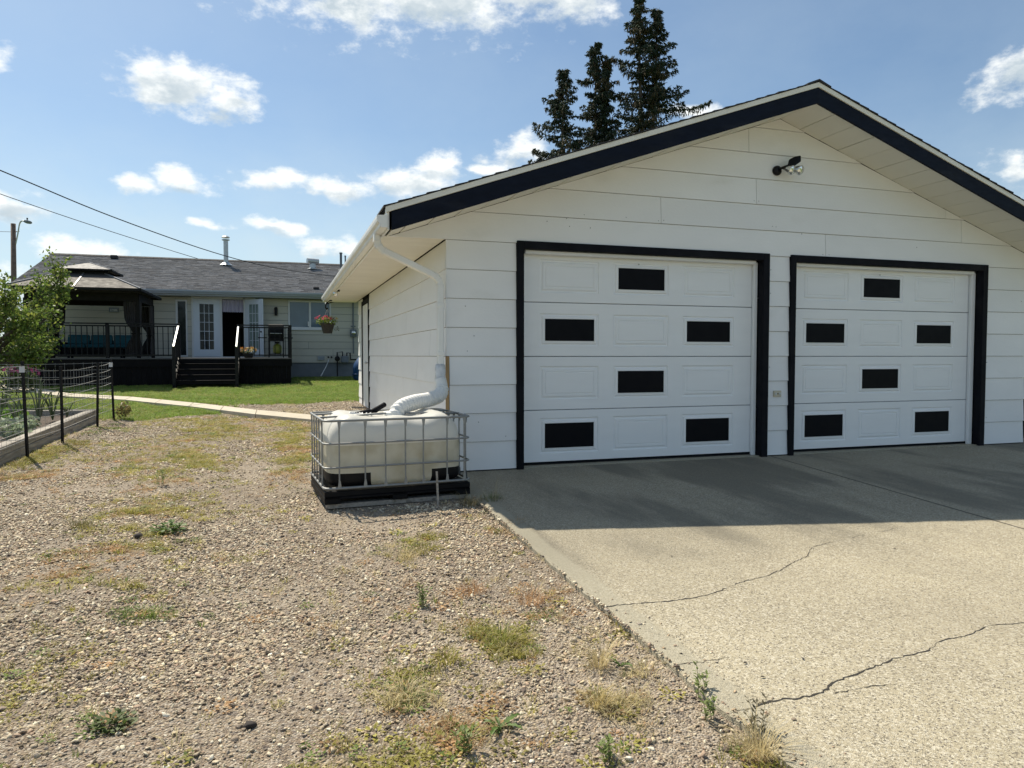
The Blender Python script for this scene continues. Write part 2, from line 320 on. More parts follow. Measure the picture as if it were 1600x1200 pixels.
# ------------------------------------------------------------------ the lie of the land
def vnoise(x, y, s, seed=0, octs=3):          # vectorised value noise, 0..1
    x = np.asarray(x, float) * s + seed * 17.3; y = np.asarray(y, float) * s + seed * 9.1; t = 0; amp = 1; tot = 0
    for o in range(octs):
        xi = np.floor(x).astype(np.int64); yi = np.floor(y).astype(np.int64); xf = x - xi; yf = y - yi; u = xf*xf*(3-2*xf); v = yf*yf*(3-2*yf)
        def h(a, b):
            q = (a * 374761393 + b * 668265263 + (seed + o) * 974634777) & 0xffffffff; q = ((q ^ (q >> 13)) * 1274126177) & 0xffffffff
            return ((q ^ (q >> 16)) & 0xffffff) / 0xffffff
        t = t + amp * ((h(xi, yi)*(1-u) + h(xi+1, yi)*u)*(1-v) + (h(xi, yi+1)*(1-u) + h(xi+1, yi+1)*u)*v); tot += amp; amp *= 0.5; x = x * 2.03; y = y * 2.03
    return t / tot
def plane_z(y): return SLOPE * np.clip(y, -25, 34)
def gz(x, y):
    x = np.asarray(x, float); y = np.asarray(y, float)
    z = plane_z(y) - 0.035
    inside = np.clip((1.6 - x) / 0.5, 0, 1) * np.clip((x + 14) / 2, 0, 1) * np.clip((26 - y) / 4, 0, 1)
    rut = -0.035 * np.exp(-((x + 1.75 + 0.05*y) / 0.45) ** 2) - 0.03 * np.exp(-((x + 0.15 + 0.02*y) / 0.5) ** 2)
    return z + inside * ((vnoise(x, y, 0.7, 3) - 0.5) * 0.05 + (vnoise(x, y, 3.2, 5) - 0.5) * 0.018 + rut)
def sst(a, b, x): t = np.clip((x - a) / (b - a), 0, 1); return t * t * (3 - 2 * t)
def path_y(x):  # near edge of the diagonal path
    return np.interp(x, [-9, -6.4, -5.2, -3.5, -1.9, -0.5, 0.5, 1.8], [25.5, 21.9, 20.0, 18.5, 16.5, 14.5, 13.3, 12.4])
def lawn(x, y):   # 1 = mown lawn
    x = np.asarray(x, float); y = np.asarray(y, float); w = (vnoise(x, y, 1.3, 8) - 0.5)
    far = sst(0.2, 0.7, (y - path_y(x)) - 0.9 + 0.0 * w)
    patch = sst(-1.6, -0.8, x + w * 0.8) * (1 - sst(17.0, 17.8, y + w * 1.2 )) * sst(-0.2, 0.6, y - path_y(x) - 0.7)
    far = far * (1 - patch)
    near = (1 - sst(-0.25, 0.25, y - path_y(x))) * sst(14.3, 15.0, y + 0.55 * (-2.5 - x) * (x > -2.5) + w * 0.9) * (1 - sst(-1.2, -0.4, x + w))
    bed = (1 - sst(-3.6, -3.0, x)) * (1 - sst(-0.25, 0.25, y - path_y(x)))
    return np.clip(np.maximum(np.maximum(far, near), bed * sst(14.0, 14.6, y)) * ((x < 1.7) | (y > 17.2)) + (y > 28) * 1.0 + (x > 14) * 0.9 + (x < -6.2) * (1 - sst(-0.2, 0.2, y - path_y(x))), 0, 1)
# weedy places on the drive: x, y, rx, ry, weight, kind (0 green, 1 yellow green, 2 orange red, 3 dry straw)
PATCH = [(-1.1,6.5,.45,1.1,.8,1),(-1.25,5.5,.35,.5,.7,2),(-1.15,4.75,.5,.35,.9,1),(-0.75,4.45,.25,.2,1,0),(-1.45,4.75,.28,.2,.9,2),(-1.15,9.3,.5,1.6,.75,1),(-1.15,8.1,.35,.6,.7,2),
    (-1.0,12.8,.6,1.2,.85,1),(-0.25,14.2,.5,.6,.8,2),(0.1,10.7,.22,2.1,1,1),(0.1,8.3,.25,.6,.9,2),(-2.85,10.4,.3,1.4,1,1),(-2.8,8.9,.4,.8,.8,2),(-2.7,13.2,.3,1.0,.7,0),(-1.9,14.0,.6,.6,.6,1),
    (1.0,3.45,.4,.28,.8,1),(1.3,3.85,.3,.3,.8,2),(1.1,4.1,.3,.25,.7,2),(.62,3.15,.35,.2,.6,1),(.5,2.95,.16,.1,.6,3),(.75,2.65,.3,.16,.6,2),(1.3,2.65,.2,.16,.6,3),(1.5,2.95,.1,.1,.6,3),(1.05,2.25,.6,.3,.8,1),
    (1.6,2.25,.12,.14,.8,3),(1.1,5.1,.3,.3,.8,1),(.82,5.0,.25,.2,.7,3),(1.85,6.45,.15,.35,.9,0),(1.62,5.6,.12,.5,.6,2),(-1.3,2.6,.25,.3,.7,1),(-.65,3.1,.10,.08,1,0),(.35,4.1,.3,.2,.4,2),(-3,6.8,.5,1.2,.7,1),(.2,2.5,.6,.25,.35,1)]
def weedy(x, y):
    x = np.asarray(x, float); y = np.asarray(y, float); best = np.zeros_like(x); kind = np.zeros(x.shape, int)
    for (a, b, rx, ry, w, k) in PATCH:
        d = np.exp(-(((x - a) / rx) ** 2 + ((y - b) / ry) ** 2)) * w; kind = np.where(d > best, k, kind); best = np.maximum(best, d)
    n2 = sst(.34, .62, vnoise(x, y, 1.2, 91)) * (.55 + .9 * vnoise(x, y, 5, 92)); st = np.maximum(.95 * np.exp(-((x + 1.12 + .25 * np.sin(y * .8)) / .46) ** 2) * sst(5.6, 8, y), 1.15 * np.exp(-((x - .14) / .27) ** 2) * sst(7.6, 8.6, y)) * n2
    kn = vnoise(x, y, 2.2, 93); kind = np.where(st > best, np.where(kn < .42, 2, np.where(kn > .68, 0, 1)), kind); best = np.maximum(best, st)
    return best * (0.15 + 1.9 * sst(.3, .75, vnoise(x, y, 3.5, 11))) , kind

def build_ground():
    def axis(lo, hi, step, far):
        a = list(np.arange(lo, hi + 1e-6, step)); s = step; p = hi
        while p < far: s *= 1.35; p += s; a.append(p)
        s = step; p = lo
        while p > -far: s *= 1.35; p -= s; a.insert(0, p)
        return np.array(a)
    xs = axis(-9, 1.85, 0.09, 900); ys = axis(0.6, 22, 0.11, 900)
    X, Y = np.meshgrid(xs, ys); Z = gz(X, Y); Z = np.where((X > 1.75) & (X < 13.6) & (Y < 18) & (Y > -6), plane_z(Y) - 0.06, Z)
    nx, ny = len(xs), len(ys); v = np.stack([X.ravel(), Y.ravel(), Z.ravel()], 1)
    i = np.arange(ny - 1)[:, None] * nx + np.arange(nx - 1)[None, :]; i = i.ravel(); f = np.stack([i, i + 1, i + nx + 1, i + nx], 1)
    lw = lawn(X, Y).ravel(); wd, k = weedy(X.ravel(), Y.ravel()); t = np.zeros((len(v), 3)); t[:, 0] = lw; t[:, 1] = wd; t[:, 2] = sst(.35, .7, vnoise(X, Y, 0.9, 21)).ravel()
    m = bpy.data.materials.new('dirt_and_lawn'); m.use_nodes = True; N = m.node_tree.nodes; L = m.node_tree.links; b = N['Principled BSDF']; b.inputs['Roughness'].default_value = .95; b.inputs['Specular IOR Level'].default_value = .2
    a = N.new('ShaderNodeAttribute'); a.attribute_name = 'tint'; sp = N.new('ShaderNodeSeparateColor'); L.new(a.outputs['Color'], sp.inputs[0]); tc = N.new('ShaderNodeTexCoord')
    def noise(s, d=6):
        n = N.new('ShaderNodeTexNoise'); n.inputs['Scale'].default_value = s; n.inputs['Detail'].default_value = d; L.new(tc.outputs['Object'], n.inputs['Vector']); return n.outputs[0]
    def mix(f_, A, B, bt='MIX'):
        x = N.new('ShaderNodeMix'); x.data_type = 'RGBA'; x.blend_type = bt
        for kk, vv in (('Factor', f_), ('A', A), ('B', B)):
            if isinstance(vv, bpy.types.NodeSocket): L.new(vv, x.inputs[kk])
            else: x.inputs[kk].default_value = vv if kk == 'Factor' else (*vv, 1)
        return x.outputs['Result']
    def ramp(s_, a_, b_, c_=0, d_=1):
        r = N.new('ShaderNodeMapRange'); r.interpolation_type = 'SMOOTHSTEP'; L.new(s_, r.inputs[0]); r.inputs[1].default_value = a_; r.inputs[2].default_value = b_; r.inputs[3].default_value = c_; r.inputs[4].default_value = d_; return r.outputs[0]
    dirt = mix(ramp(noise(2.2), .35, .7), (0.275, 0.218, 0.158), (0.195, 0.152, 0.108)); dirt = mix(sp.outputs[2], dirt, (0.33, 0.27, 0.20))
    vo = N.new('ShaderNodeTexVoronoi'); vo.inputs['Scale'].default_value = 95; L.new(tc.outputs['Object'], vo.inputs['Vector'])
    sv = N.new('ShaderNodeSeparateColor'); L.new(vo.outputs['Color'], sv.inputs[0])
    vo2 = N.new('ShaderNodeTexVoronoi'); vo2.inputs['Scale'].default_value = 48; L.new(tc.outputs['Object'], vo2.inputs['Vector'])
    sv2 = N.new('ShaderNodeSeparateColor'); L.new(vo2.outputs['Color'], sv2.inputs[0])
    dirt = mix(ramp(sv.outputs[0], .45, .95, 0, .8), dirt, (0.46, 0.41, 0.34)); dirt = mix(ramp(sv2.outputs[1], .6, 1, 0, .7), dirt, (0.14, 0.115, 0.10))
    dirt = mix(ramp(vo2.outputs['Distance'], .0, .02, 0.0, 0.0), dirt, (0, 0, 0))
    gr = mix(ramp(noise(14), .3, .7), (0.135, 0.185, 0.035), (0.085, 0.13, 0.025)); gr = mix(ramp(noise(1.1), .45, .7, 0, .6), gr, (0.18, 0.19, 0.05))
    c = mix(ramp(sp.outputs[1], .2, 1.0, 0, .5), dirt, (0.24, 0.19, 0.075))
    c = mix(ramp(sp.outputs[0], .3, .7), c, gr); L.new(c, b.inputs['Base Color'])
    bp = N.new('ShaderNodeBump'); bp.inputs['Distance'].default_value = .012; bp.inputs['Strength'].default_value = 1
    ad = N.new('ShaderNodeMath'); ad.operation = 'SUBTRACT'; L.new(noise(30), ad.inputs[0]); L.new(vo.outputs['Distance'], ad.inputs[1]); L.new(ad.outputs[0], bp.inputs['Height']); L.new(bp.outputs[0], b.inputs['Normal'])
    o = addobj('ground', npmesh('ground', v, f, m, t, True), kind='structure'); o['label'] = 'dirt and gravel driveway ground running into green lawn'
build_ground()

def concrete_mat():
    m = bpy.data.materials.new('aggregate_concrete'); m.use_nodes = True; N = m.node_tree.nodes; L = m.node_tree.links; b = N['Principled BSDF']; b.inputs['Roughness'].default_value = .88; b.inputs['Specular IOR Level'].default_value = .3
    tc = N.new('ShaderNodeTexCoord'); OB = tc.outputs['Object']
    def noise(s, d=6, st=None, rough=.55):
        n = N.new('ShaderNodeTexNoise'); n.inputs['Scale'].default_value = s; n.inputs['Detail'].default_value = d; n.inputs['Roughness'].default_value = rough
        if st:
            mp = N.new('ShaderNodeMapping'); mp.inputs['Scale'].default_value = st; L.new(OB, mp.inputs[0]); L.new(mp.outputs[0], n.inputs['Vector'])
        else: L.new(OB, n.inputs['Vector'])
        return n.outputs[0]
    def mix(f_, A, B, bt='MIX'):
        x = N.new('ShaderNodeMix'); x.data_type = 'RGBA'; x.blend_type = bt
        for kk, vv in (('Factor', f_), ('A', A), ('B', B)):
            if isinstance(vv, bpy.types.NodeSocket): L.new(vv, x.inputs[kk])
            else: x.inputs[kk].default_value = vv if kk == 'Factor' else (*vv, 1)
        return x.outputs['Result']
    def ramp(s_, a_, b_, c_=0, d_=1):
        r = N.new('ShaderNodeMapRange'); r.interpolation_type = 'SMOOTHSTEP'; L.new(s_, r.inputs[0]); r.inputs[1].default_value = a_; r.inputs[2].default_value = b_; r.inputs[3].default_value = c_; r.inputs[4].default_value = d_; return r.outputs[0]
    c = mix(ramp(noise(1.3), .3, .7), (0.445, 0.392, 0.277), (0.37, 0.325, 0.232))
    def vor(s):
        v = N.new('ShaderNodeTexVoronoi'); v.inputs['Scale'].default_value = s; L.new(OB, v.inputs['Vector']); q = N.new('ShaderNodeSeparateColor'); L.new(v.outputs['Color'], q.inputs[0]); return q.outputs[0], v.outputs['Distance']
    a, da = vor(110); a2, _ = vor(95); a3, d3 = vor(220)
    c = mix(ramp(a, .5, .95, 0, .85), c, (0.60, 0.555, 0.445)); c = mix(ramp(a2, .80, .98, 0, .5), c, (0.20, 0.175, 0.13)); c = mix(ramp(a3, .7, 1, 0, .55), c, (0.22, 0.20, 0.16)); a4, _ = vor(150); c = mix(ramp(a4, .82, .93, 0, .85), c, (0.11, 0.095, 0.075)); c = mix(ramp(noise(.55, 4), .42, .68, 0, .28), c, (0.25, 0.22, 0.165))
    # tyre and oil stains by the doors, plus garage shade darkened into the slab
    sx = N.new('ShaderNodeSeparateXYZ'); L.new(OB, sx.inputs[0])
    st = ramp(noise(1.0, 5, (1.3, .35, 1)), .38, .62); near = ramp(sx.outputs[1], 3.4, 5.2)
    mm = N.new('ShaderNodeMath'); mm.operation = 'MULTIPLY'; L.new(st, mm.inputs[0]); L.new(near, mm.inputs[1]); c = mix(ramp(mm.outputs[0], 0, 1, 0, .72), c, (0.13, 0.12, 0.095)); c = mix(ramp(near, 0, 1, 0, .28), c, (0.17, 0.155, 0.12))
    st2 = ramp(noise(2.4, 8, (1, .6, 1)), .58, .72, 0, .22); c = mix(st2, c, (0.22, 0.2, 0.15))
    # trowelled margin along the left edge
    wob = N.new('ShaderNodeMath'); wob.operation = 'MULTIPLY_ADD'; L.new(noise(3), wob.inputs[0]); wob.inputs[1].default_value = .1; L.new(sx.outputs[0], wob.inputs[2])
    c = mix(ramp(wob.outputs[0], 1.88, 1.93, .6, 0), c, (0.35, 0.325, 0.25))
    L.new(c, b.inputs['Base Color'])
    bp = N.new('ShaderNodeBump'); bp.inputs['Distance'].default_value = .004; bp.inputs['Strength'].default_value = .8
    ad = N.new('ShaderNodeMath'); ad.operation = 'SUBTRACT'; L.new(noise(70), ad.inputs[0]); L.new(d3, ad.inputs[1]); L.new(ad.outputs[0], bp.inputs['Height']); L.new(bp.outputs[0], b.inputs['Normal'])
    return m
CONC = concrete_mat()

def build_drive():
    # one slab, its left edge uneven; top follows the slope of the plot
    root = None
    ys = list(np.arange(-5.5, 7.75, 0.06)) + [7.79]
    left = [1.70 + 0.022 * (vnoise(0, y, 3, 2) - .5) + 0.03 * (vnoise(0, y, 11, 4, 4) - .5) - (0.05 if y > 6.2 else 0) + (0.07 * math.exp(-((y - 6.25) / .07) ** 2)) for y in ys]
    g = G(); n = len(ys); XR = 13.5
    vs = []
    for y, x in zip(ys, left):
        z = plane_z(y); vs += [(x, y, z - .09), (x + .004, y, z - .012), (x + .022, y, z), (6.02 - (7.7 - y) * .10, y, z), (XR, y, z)]
    fs = []
    for i in range(n - 1):
        a = i * 5; b = a + 5
        for k in range(3): fs.append((a + k, a + k + 1, b + k + 1, b + k))
        # right-hand slab starts past a narrow tooled joint
    g.add(vs, fs)
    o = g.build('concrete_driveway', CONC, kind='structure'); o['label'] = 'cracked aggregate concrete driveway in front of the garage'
    g = G(); vs = []; fs = []
    for i, y in enumerate(ys[::6] + [ys[-1]]):
        z = plane_z(y); x = 6.02 - (7.7 - y) * .10
        vs += [(x, y, z), (x + .004, y, z - .014), (x + .011, y, z - .014), (x + .015, y, z), (XR, y, z)]
    for i in range(len(vs) // 5 - 1):
        a = i * 5; b = a + 5
        for k in range(4): fs.append((a + k, a + k + 1, b + k + 1, b + k))
    # rebuild the first sheet without its right strip so nothing overlaps
    g.add(vs, fs); g.build('right_slab', CONC, o)
    def crack(pts, w0, seed):
        r = random.Random(seed); P = []
        for (a, b) in zip(pts, pts[1:]):
            k = max(2, int(math.dist(a, b) / .022))
            for t in range(k):
                q = t / k; P.append((a[0] + (b[0]-a[0])*q + r.uniform(-.007, .007), a[1] + (b[1]-a[1])*q + r.uniform(-.007, .007) + .028 * (vnoise(a[0] + (b[0]-a[0])*q, seed, 7, seed, 4) - .5)))
        P.append(pts[-1]); g = G(); vs = []; N_ = len(P)
        for i, (x, y) in enumerate(P):
            w = w0 * (.35 + .9 * r.random()) * (1 - .65 * i / N_) * (.25 if 0.30 < vnoise(x, y, 2.5, seed) < .40 else 1); z = plane_z(y) + .0015
            vs += [(x, y - w, z), (x, y + w, z)]
        g.add(vs, [(2*i, 2*i+2, 2*i+3, 2*i+1) for i in range(N_ - 1)]); g.build('crack', CRACKM, o)
    crack([(1.71,3.59),(1.83,3.59),(1.92,3.58),(2.12,3.57),(2.28,3.56),(2.37,3.58),(2.48,3.62),(2.71,3.72),(2.85,3.76),(2.93,3.77),(3.12,3.87),(3.33,3.98),(3.46,4.03),(3.65,4.21),(3.81,4.25),(4.2,4.35),(4.67,4.44)], .0055, 1)
    crack([(1.68,2.4),(1.76,2.41),(1.86,2.42),(1.92,2.44),(2.03,2.43),(2.18,2.43),(2.24,2.47),(2.37,2.51),(2.51,2.54),(2.69,2.59),(2.79,2.6),(2.94,2.61),(3.11,2.68),(3.27,2.7),(3.42,2.73),(3.57,2.76),(3.78,2.74),(4.3,2.8)], .0065, 2)
    crack([(2.23,2.41),(2.31,2.41),(2.4,2.42),(2.55,2.4)], .004, 3)
    crack([(1.71,2.86),(1.85,2.83),(2.0,2.84)], .003, 4)
    g = G(); vs = []; yj = np.linspace(-5, 7.72, 90)
    for y in yj:
        x = 6.027 - (7.7 - y) * .10; z = plane_z(y) - .004; vs += [(x - .009, y, z + .0055), (x + .008, y, z + .0055)]
    g.add(vs, [(2*i, 2*i+2, 2*i+3, 2*i+1)[::-1] for i in range(len(yj) - 1)]); g.build('control_joint', CRACKM, o)
    return o
build_drive()

def build_path():
    P = [(1.65, 7.75), (1.65, 13.0)]
    root = None; g = G(); X = [1.72, 1.2, .55, -.5, -1.2, -1.9, -2.7, -3.5, -4.3, -5.2, -6.4, -8]
    first = True; o = None
    def slab(poly, par):
        g = G(); n = len(poly); g.add([(x, y, float(plane_z(y)) + .012) for x, y in poly] + [(x, y, float(plane_z(y)) - .08) for x, y in poly],
              [tuple(range(n))] + [(i, i + n, (i + 1) % n + n, (i + 1) % n) for i in range(n)])
        return g.build('path_slab' if par else 'garden_path', PATHC, par, kind=None if par else 'structure')
    for a, b in zip(X, X[1:]):
        t = 0.006; ya, yb = float(path_y(a)), float(path_y(b)); w = .86 if a < 1 else 1.15
        q = slab([(a - t, ya), (a - t, ya + w), (b + t, yb + .86), (b + t, yb)][::-1], o)
        if o is None: o = q; o['label'] = 'narrow pale concrete garden path running from the garage to the deck'
    ys = [7.8, 9.1, 10.4, 11.7, 12.72]
    for a, b in zip(ys, ys[1:]): slab([(.62, a), (1.73, a), (1.73, b - .008), (.62 if b < 12.5 else .95, b - .008)], o)
build_path()

# ------------------------------------------------------------------ garage
RX, RZ, RS = 6.10, 4.525, 0.349           # ridge line on the front wall and roof pitch
def clip(poly, f):                         # keep the side where f(x, z) >= 0
    out = []
    for i, p in enumerate(poly):
        q = poly[(i + 1) % len(poly)]; a, b = f(*p), f(*q)
        if a >= 0: out.append(p)
        if a * b < 0: t = a / (a - b); out.append((p[0] + (q[0]-p[0])*t, p[1] + (q[1]-p[1])*t))
    return out
def lap(poly, plane, y, z0, z1, proud=.016):
    """a lap-siding board: outline in (along, z), foot stands proud of the board below"""
    n = len(poly)
    def F(a, z, d): return (a, y - d, z) if plane == 'y' else (y - d, a, z)
    vs = [F(a, z, .003 + proud * (1 - (z - z0) / (z1 - z0))) for a, z in poly] + [F(a, z, -.008) for a, z in poly]
    g = G(); g.add(vs, [tuple(range(n)), tuple(range(n, 2*n))[::-1]] + [(i, i + n, (i+1) % n + n, (i+1) % n) for i in range(n)]); return g
YF, XL, XR_ = 7.74, 1.743, 10.50; YB = 17.2; P0, DP = .205, .3215
def build_garage():
    ga = thing('garage', (6.1, 12, .3), 'white double garage with lap siding, navy roof edge and two panelled doors', 'garage')
    roof = lambda x: RZ - RS * abs(x - RX)
    fr = lambda x, z: roof(x) - .004 - z
    opens = [(2.55, 5.955), (6.285, 9.70)]
    zs = [P0 + DP * k for k in range(15)]
    for k in range(14):
        z0, z1 = zs[k], zs[k + 1]
        if k < 8:
            segs = [(XL - .012 + (.035 if k < 4 else 0), 2.55), (5.955, 6.285), (9.70, XR_ + .012)]
            z1 = min(z1, 2.777)
        else:
            cuts = {8: [(.99), 6.845, 11.21], 9: [.99, 4.394, 9.2, 11.21], 10: [.99, 2.9, 5.756, 8.9, 11.21]}.get(k, [.99, rnd.uniform(4.5, 8), 11.21] if k == 12 else [.99, 11.21])
            segs = list(zip(cuts, cuts[1:]))
        for (a, b) in segs:
            poly = [(a + .003, z0 + .003), (b - .003, z0 + .003), (b - .003, z1 - .0015), (a + .003, z1 - .0015)]
            poly = clip(poly, lambda x, z: RZ - RS * (x - RX) - .004 - z); poly = clip(poly, lambda x, z: RZ + RS * (x - RX) - .004 - z)
            if len(poly) > 2: lap(poly, 'y', YF, z0, z1).build('siding_board', SIDING, ga)
    # side wall boards, joints staggered, door opening Y 15.05 - 16.3
    for k in range(8):
        z0, z1 = zs[k], zs[k + 1]; cuts = [YF + .006]
        y = YF + [2.4, 1.1, 3.0, 1.8, .9, 2.6, 1.5, 3.2][k]
        while y < YB - .4: cuts.append(y); y += 3.66
        cuts.append(YB)
        for a, b in zip(cuts, cuts[1:]):
            for (p, q) in ([(a, b)] if b < 15.0 or a > 16.4 else [(a, min(b, 15.02)), (max(a, 16.36), b)]):
                if q - p > .05: lap([(p + .004, z0 + .003), (q - .004, z0 + .003), (q - .004, z1 - .002), (p + .004, z1 - .002)], 'x', XL, z0, z1).build('siding_board', SIDING, ga)
    # structure behind the cladding
    g = G()
    for a, b in ((XL + .01, 2.56), (5.95, 6.29), (9.69, XR_ - .01)): g.box(a, b, YF + .01, YF + .12, .12, 2.8)
    g.prism([(1.0, 2.8), (11.2, 2.8), (RX, RZ - .02)], 'y', YF + .01, YF + .12)
    g.box(XL + .01, XL + .12, YF + .12, 15.03, .15, 2.8); g.box(XL + .01, XL + .12, 16.35, YB - .01, .15, 2.8); g.box(XL + .01, XL + .12, 15.03, 16.35, 2.66, 2.8)
    g.box(XR_ - .12, XR_ - .01, YF + .12, YB - .01, .15, 2.8); g.box(XL + .12, XR_ - .12, YB - .12, YB - .01, .15, 2.8)
    g.prism([(1.0, 2.8), (11.2, 2.8), (RX, RZ - .02)], 'y', YB - .12, YB - .01)
    g.box(XL + .12, XR_ - .12, YF + .3, YB - .12, .13, .2)
    g.build('wall_frame', DARK, ga)
    for k in range(8):
        gg = G(); gg.box(XR_ - .006, XR_ + .01, YF + .006, YB, zs[k] + .003, zs[k + 1]); gg.build('siding_board', SIDING, ga)
    g = G(); r = random.Random(77)
    for (x, z) in [(1.95, 2.05), (2.05, 1.72), (1.97, 1.55), (2.1, .75), (2.42, .58), (5.99, 2.6), (5.99, 2.3), (5.99, 1.35), (9.75, 1.4), (9.76, .6), (10.4, 2.3), (3.2, 3.0), (4.36, 3.13), (4.43, 3.14), (6.8, 2.83), (6.9, 2.83), (5.72, 3.46), (5.79, 3.46)] + [(r.uniform(2, 10), r.uniform(2.9, 3.2)) for _ in range(10)]:
        g.lathe([(.006, 0), (.005, .003), (.001, .0035)], (x, YF - .008 - .008 * ((P0 - z) % DP) / DP, z), 6, (0, -1, 0))
    g.build('nail_heads', FOUND, ga, kind='stuff')
    # damaged corner where the bare stud shows
    g = G(); g.box(XL - .016, XL + .02, YF - .006, YF + .01, .2, 1.49); g.build('corner_stud', WOODTAN, ga, label='bare tan wood strip at the damaged corner')
    # roof deck and shingle courses
    YR0, YR1 = 7.05, YB + .55
    for s in (-1, 1):
        g = G(); e = 5.12
        p = [(RX, RZ + .215), (RX + s * e, RZ + .215 - RS * e), (RX + s * e, RZ + .19 - RS * e), (RX, RZ + .19)]
        g.prism(p if s > 0 else p[::-1], 'y', YR0 + .004, YR1); g.build('roof_deck', DARK, ga)
        n = 36; r = random.Random(5 + s)
        for i in range(n):
            a0 = e * i / n; a1 = e * (i + 1) / n + .02; t = .010 + r.uniform(-.002, .004); ov = .022 + r.uniform(-.008, .012)
            z = lambda a, d: RZ + .217 - RS * a + d
            p = [(RX + s * a0, z(a0, .002)), (RX + s * a1, z(a1, .002)), (RX + s * a1, z(a1, .006 + t)), (RX + s * a0, z(a0, .006))]
            g = G(); g.prism(p, 'y', YR0 - ov, YR1 + .02); g.build('shingle_course', SHING_DK, ga)
    g = G()
    for i in range(36):
        y = YR0 - .02 + i * .30; g.prism([(RX - .16, RZ + .17), (RX, RZ + .232), (RX + .16, RZ + .17), (RX + .16, RZ + .186), (RX, RZ + .25), (RX - .16, RZ + .186)], 'y', y, y + .31)
    g.build('ridge_cap', SHING_DK, ga, kind='stuff')
    # rake fascia: navy board, pale strip above it, both faces of the gable
    for (yy, th) in ((YR0, .03), (YR1 - .03, .03)):
        for s in (-1, 1):
            e = 5.06
            for nm, lo, hi, mt, off in (('rake_fascia', -.03, .155, NAVY, 0), ('drip_strip', .157, .214, CREAM, -.012)):
                x1 = RX + s * (e if nm == 'rake_fascia' else 5.12); ee = abs(x1 - RX)
                p = [(RX, RZ + lo), (x1, RZ + lo - RS * ee), (x1, RZ + hi - RS * ee), (RX, RZ + hi)]
                g = G(); g.prism(p, 'y', yy + off, yy + th); g.build(nm, mt, ga, bevel=.002)
    # rake soffit panels, front and back
    for (y0, y1) in ((YR0 + .032, YF - .012), (YB + .004, YR1 - .032)):
        for s in (-1, 1):
            a = 0.0; i = 0
            while a < 5.03:
                b = min(a + .305, 5.03); x0, x1 = RX + s * (a + .006), RX + s * (b - .006); j = rnd.uniform(-.002, .002)
                z0, z1 = RZ - RS * (a + .003) + j, RZ - RS * (b - .003) + j
                g = G(); g.prism([(x0, z0), (x1, z1), (x1, z1 + .012), (x0, z0 + .012)], 'y', y0, y1); g.build('soffit_panel', CREAM, ga); a = b; i += 1
        g = G(); g.prism([(RX, RZ + .016), (RX - 5.03, RZ + .016 - RS * 5.03), (RX - 5.03, RZ + .03 - RS * 5.03), (RX, RZ + .03), (RX + 5.03, RZ + .03 - RS * 5.03), (RX + 5.03, RZ + .016 - RS * 5.03)], 'y', y0, y1); g.build('soffit_backing', DARK, ga)
    # level eave soffit: ribbed vinyl panels, shared mesh
    for side, (xa, xb) in (('l', (1.02, XL - .02)), ('r', (XR_ + .015, 11.18))):
        g = G(); k = 3; w = .30 / k
        pr = []
        for i in range(k): pr += [(i * w + .002, 0), (i * w + w * .36, 0), (i * w + w * .42, .012), (i * w + w * .56, .012), (i * w + w * .62, 0), (i * w + w - .004, 0), (i*w + w - .002, .008)]
        pr2 = pr + [(.298, .014), (.0, .014)]
        n = len(pr2); g.add([(xa, y, z) for y, z in pr2] + [(xb, y, z) for y, z in pr2], [(i, (i + 1) % n, (i + 1) % n + n, i + n) for i in range(n)])
        me = g.mesh('eave_panel', CREAM); 
        for i in range(int((YB + .5 - YF) / .30)): inst('eave_panel', me, ga, (0, YF + .004 + i * .30, 2.782))
        X = 1.0 if side == 'l' else 11.2; sg = 1 if side == 'l' else -1
        g = G(); g.box(min(X, X + sg * .02), max(X, X + sg * .02), YR0 + .034, YR1 - .032, 2.735, 2.925); g.build('eave_fascia', WHITEMETAL, ga)
    # K-profile gutter on the left eave
    def gut(sg, X, par):
        pf = [(0, 0), (-.062, 0), (-.072, .012), (-.075, .035), (-.098, .058), (-.103, .085), (-.103, .112), (-.092, .118), (-.090, .112), (-.096, .106), (-.095, .062), (-.070, .04), (-.066, .008), (-.004, .006), (-.004, .118), (0, .118)]
        pf = [(X + sg * a, 2.752 + z) for a, z in pf]; n = len(pf); g = G(); y0, y1 = YR0 + .0, YB + .1
        g.add([(a, y0, z) for a, z in pf] + [(a, y1, z) for a, z in pf], [(i, (i + 1) % n, (i + 1) % n + n, i + n) for i in range(n)])
        for yy in (y0, y1): g.prism([pf[0], pf[1], pf[2], pf[3], pf[4], pf[5], pf[6], (pf[6][0], pf[6][1] + .004), (X, 2.874)], 'y', yy - .003, yy + .003)
        go = g.build('gutter', WHITEMETAL, par)
        g = G()
        for y in np.arange(7.6, YB, .9): g.bar((X, y, 2.862), (X - sg * -.098 if False else X + sg * -.098, y, 2.862), .02, .006)
        g.build('gutter_hanger', WHITEMETAL, go, kind='stuff')
    gut(1, .998, ga); 
    # side door
    sd = G(); sd.box(XL - .03, XL + .05, 15.03, 15.12, .36, 2.70).box(XL - .03, XL + .05, 16.25, 16.34, .36, 2.70).box(XL - .03, XL + .05, 15.12, 16.25, 2.61, 2.70)
    d = sd.build('side_door', BLACKTRIM, ga, bevel=.003)
    g = G(); g.box(XL - .012, XL + .05, 15.125, 16.245, .38, 2.605); g.build('door_leaf', DOORW, d)
    g = G(); g.lathe([(.001, 0), (.012, .0), (.012, .03), (.028, .04), (.03, .06), (.018, .072), (.001, .074)], (XL - .012, 15.22, 1.35), 12, (-1, 0, 0)); g.build('door_knob', GALV, d, smooth=True)
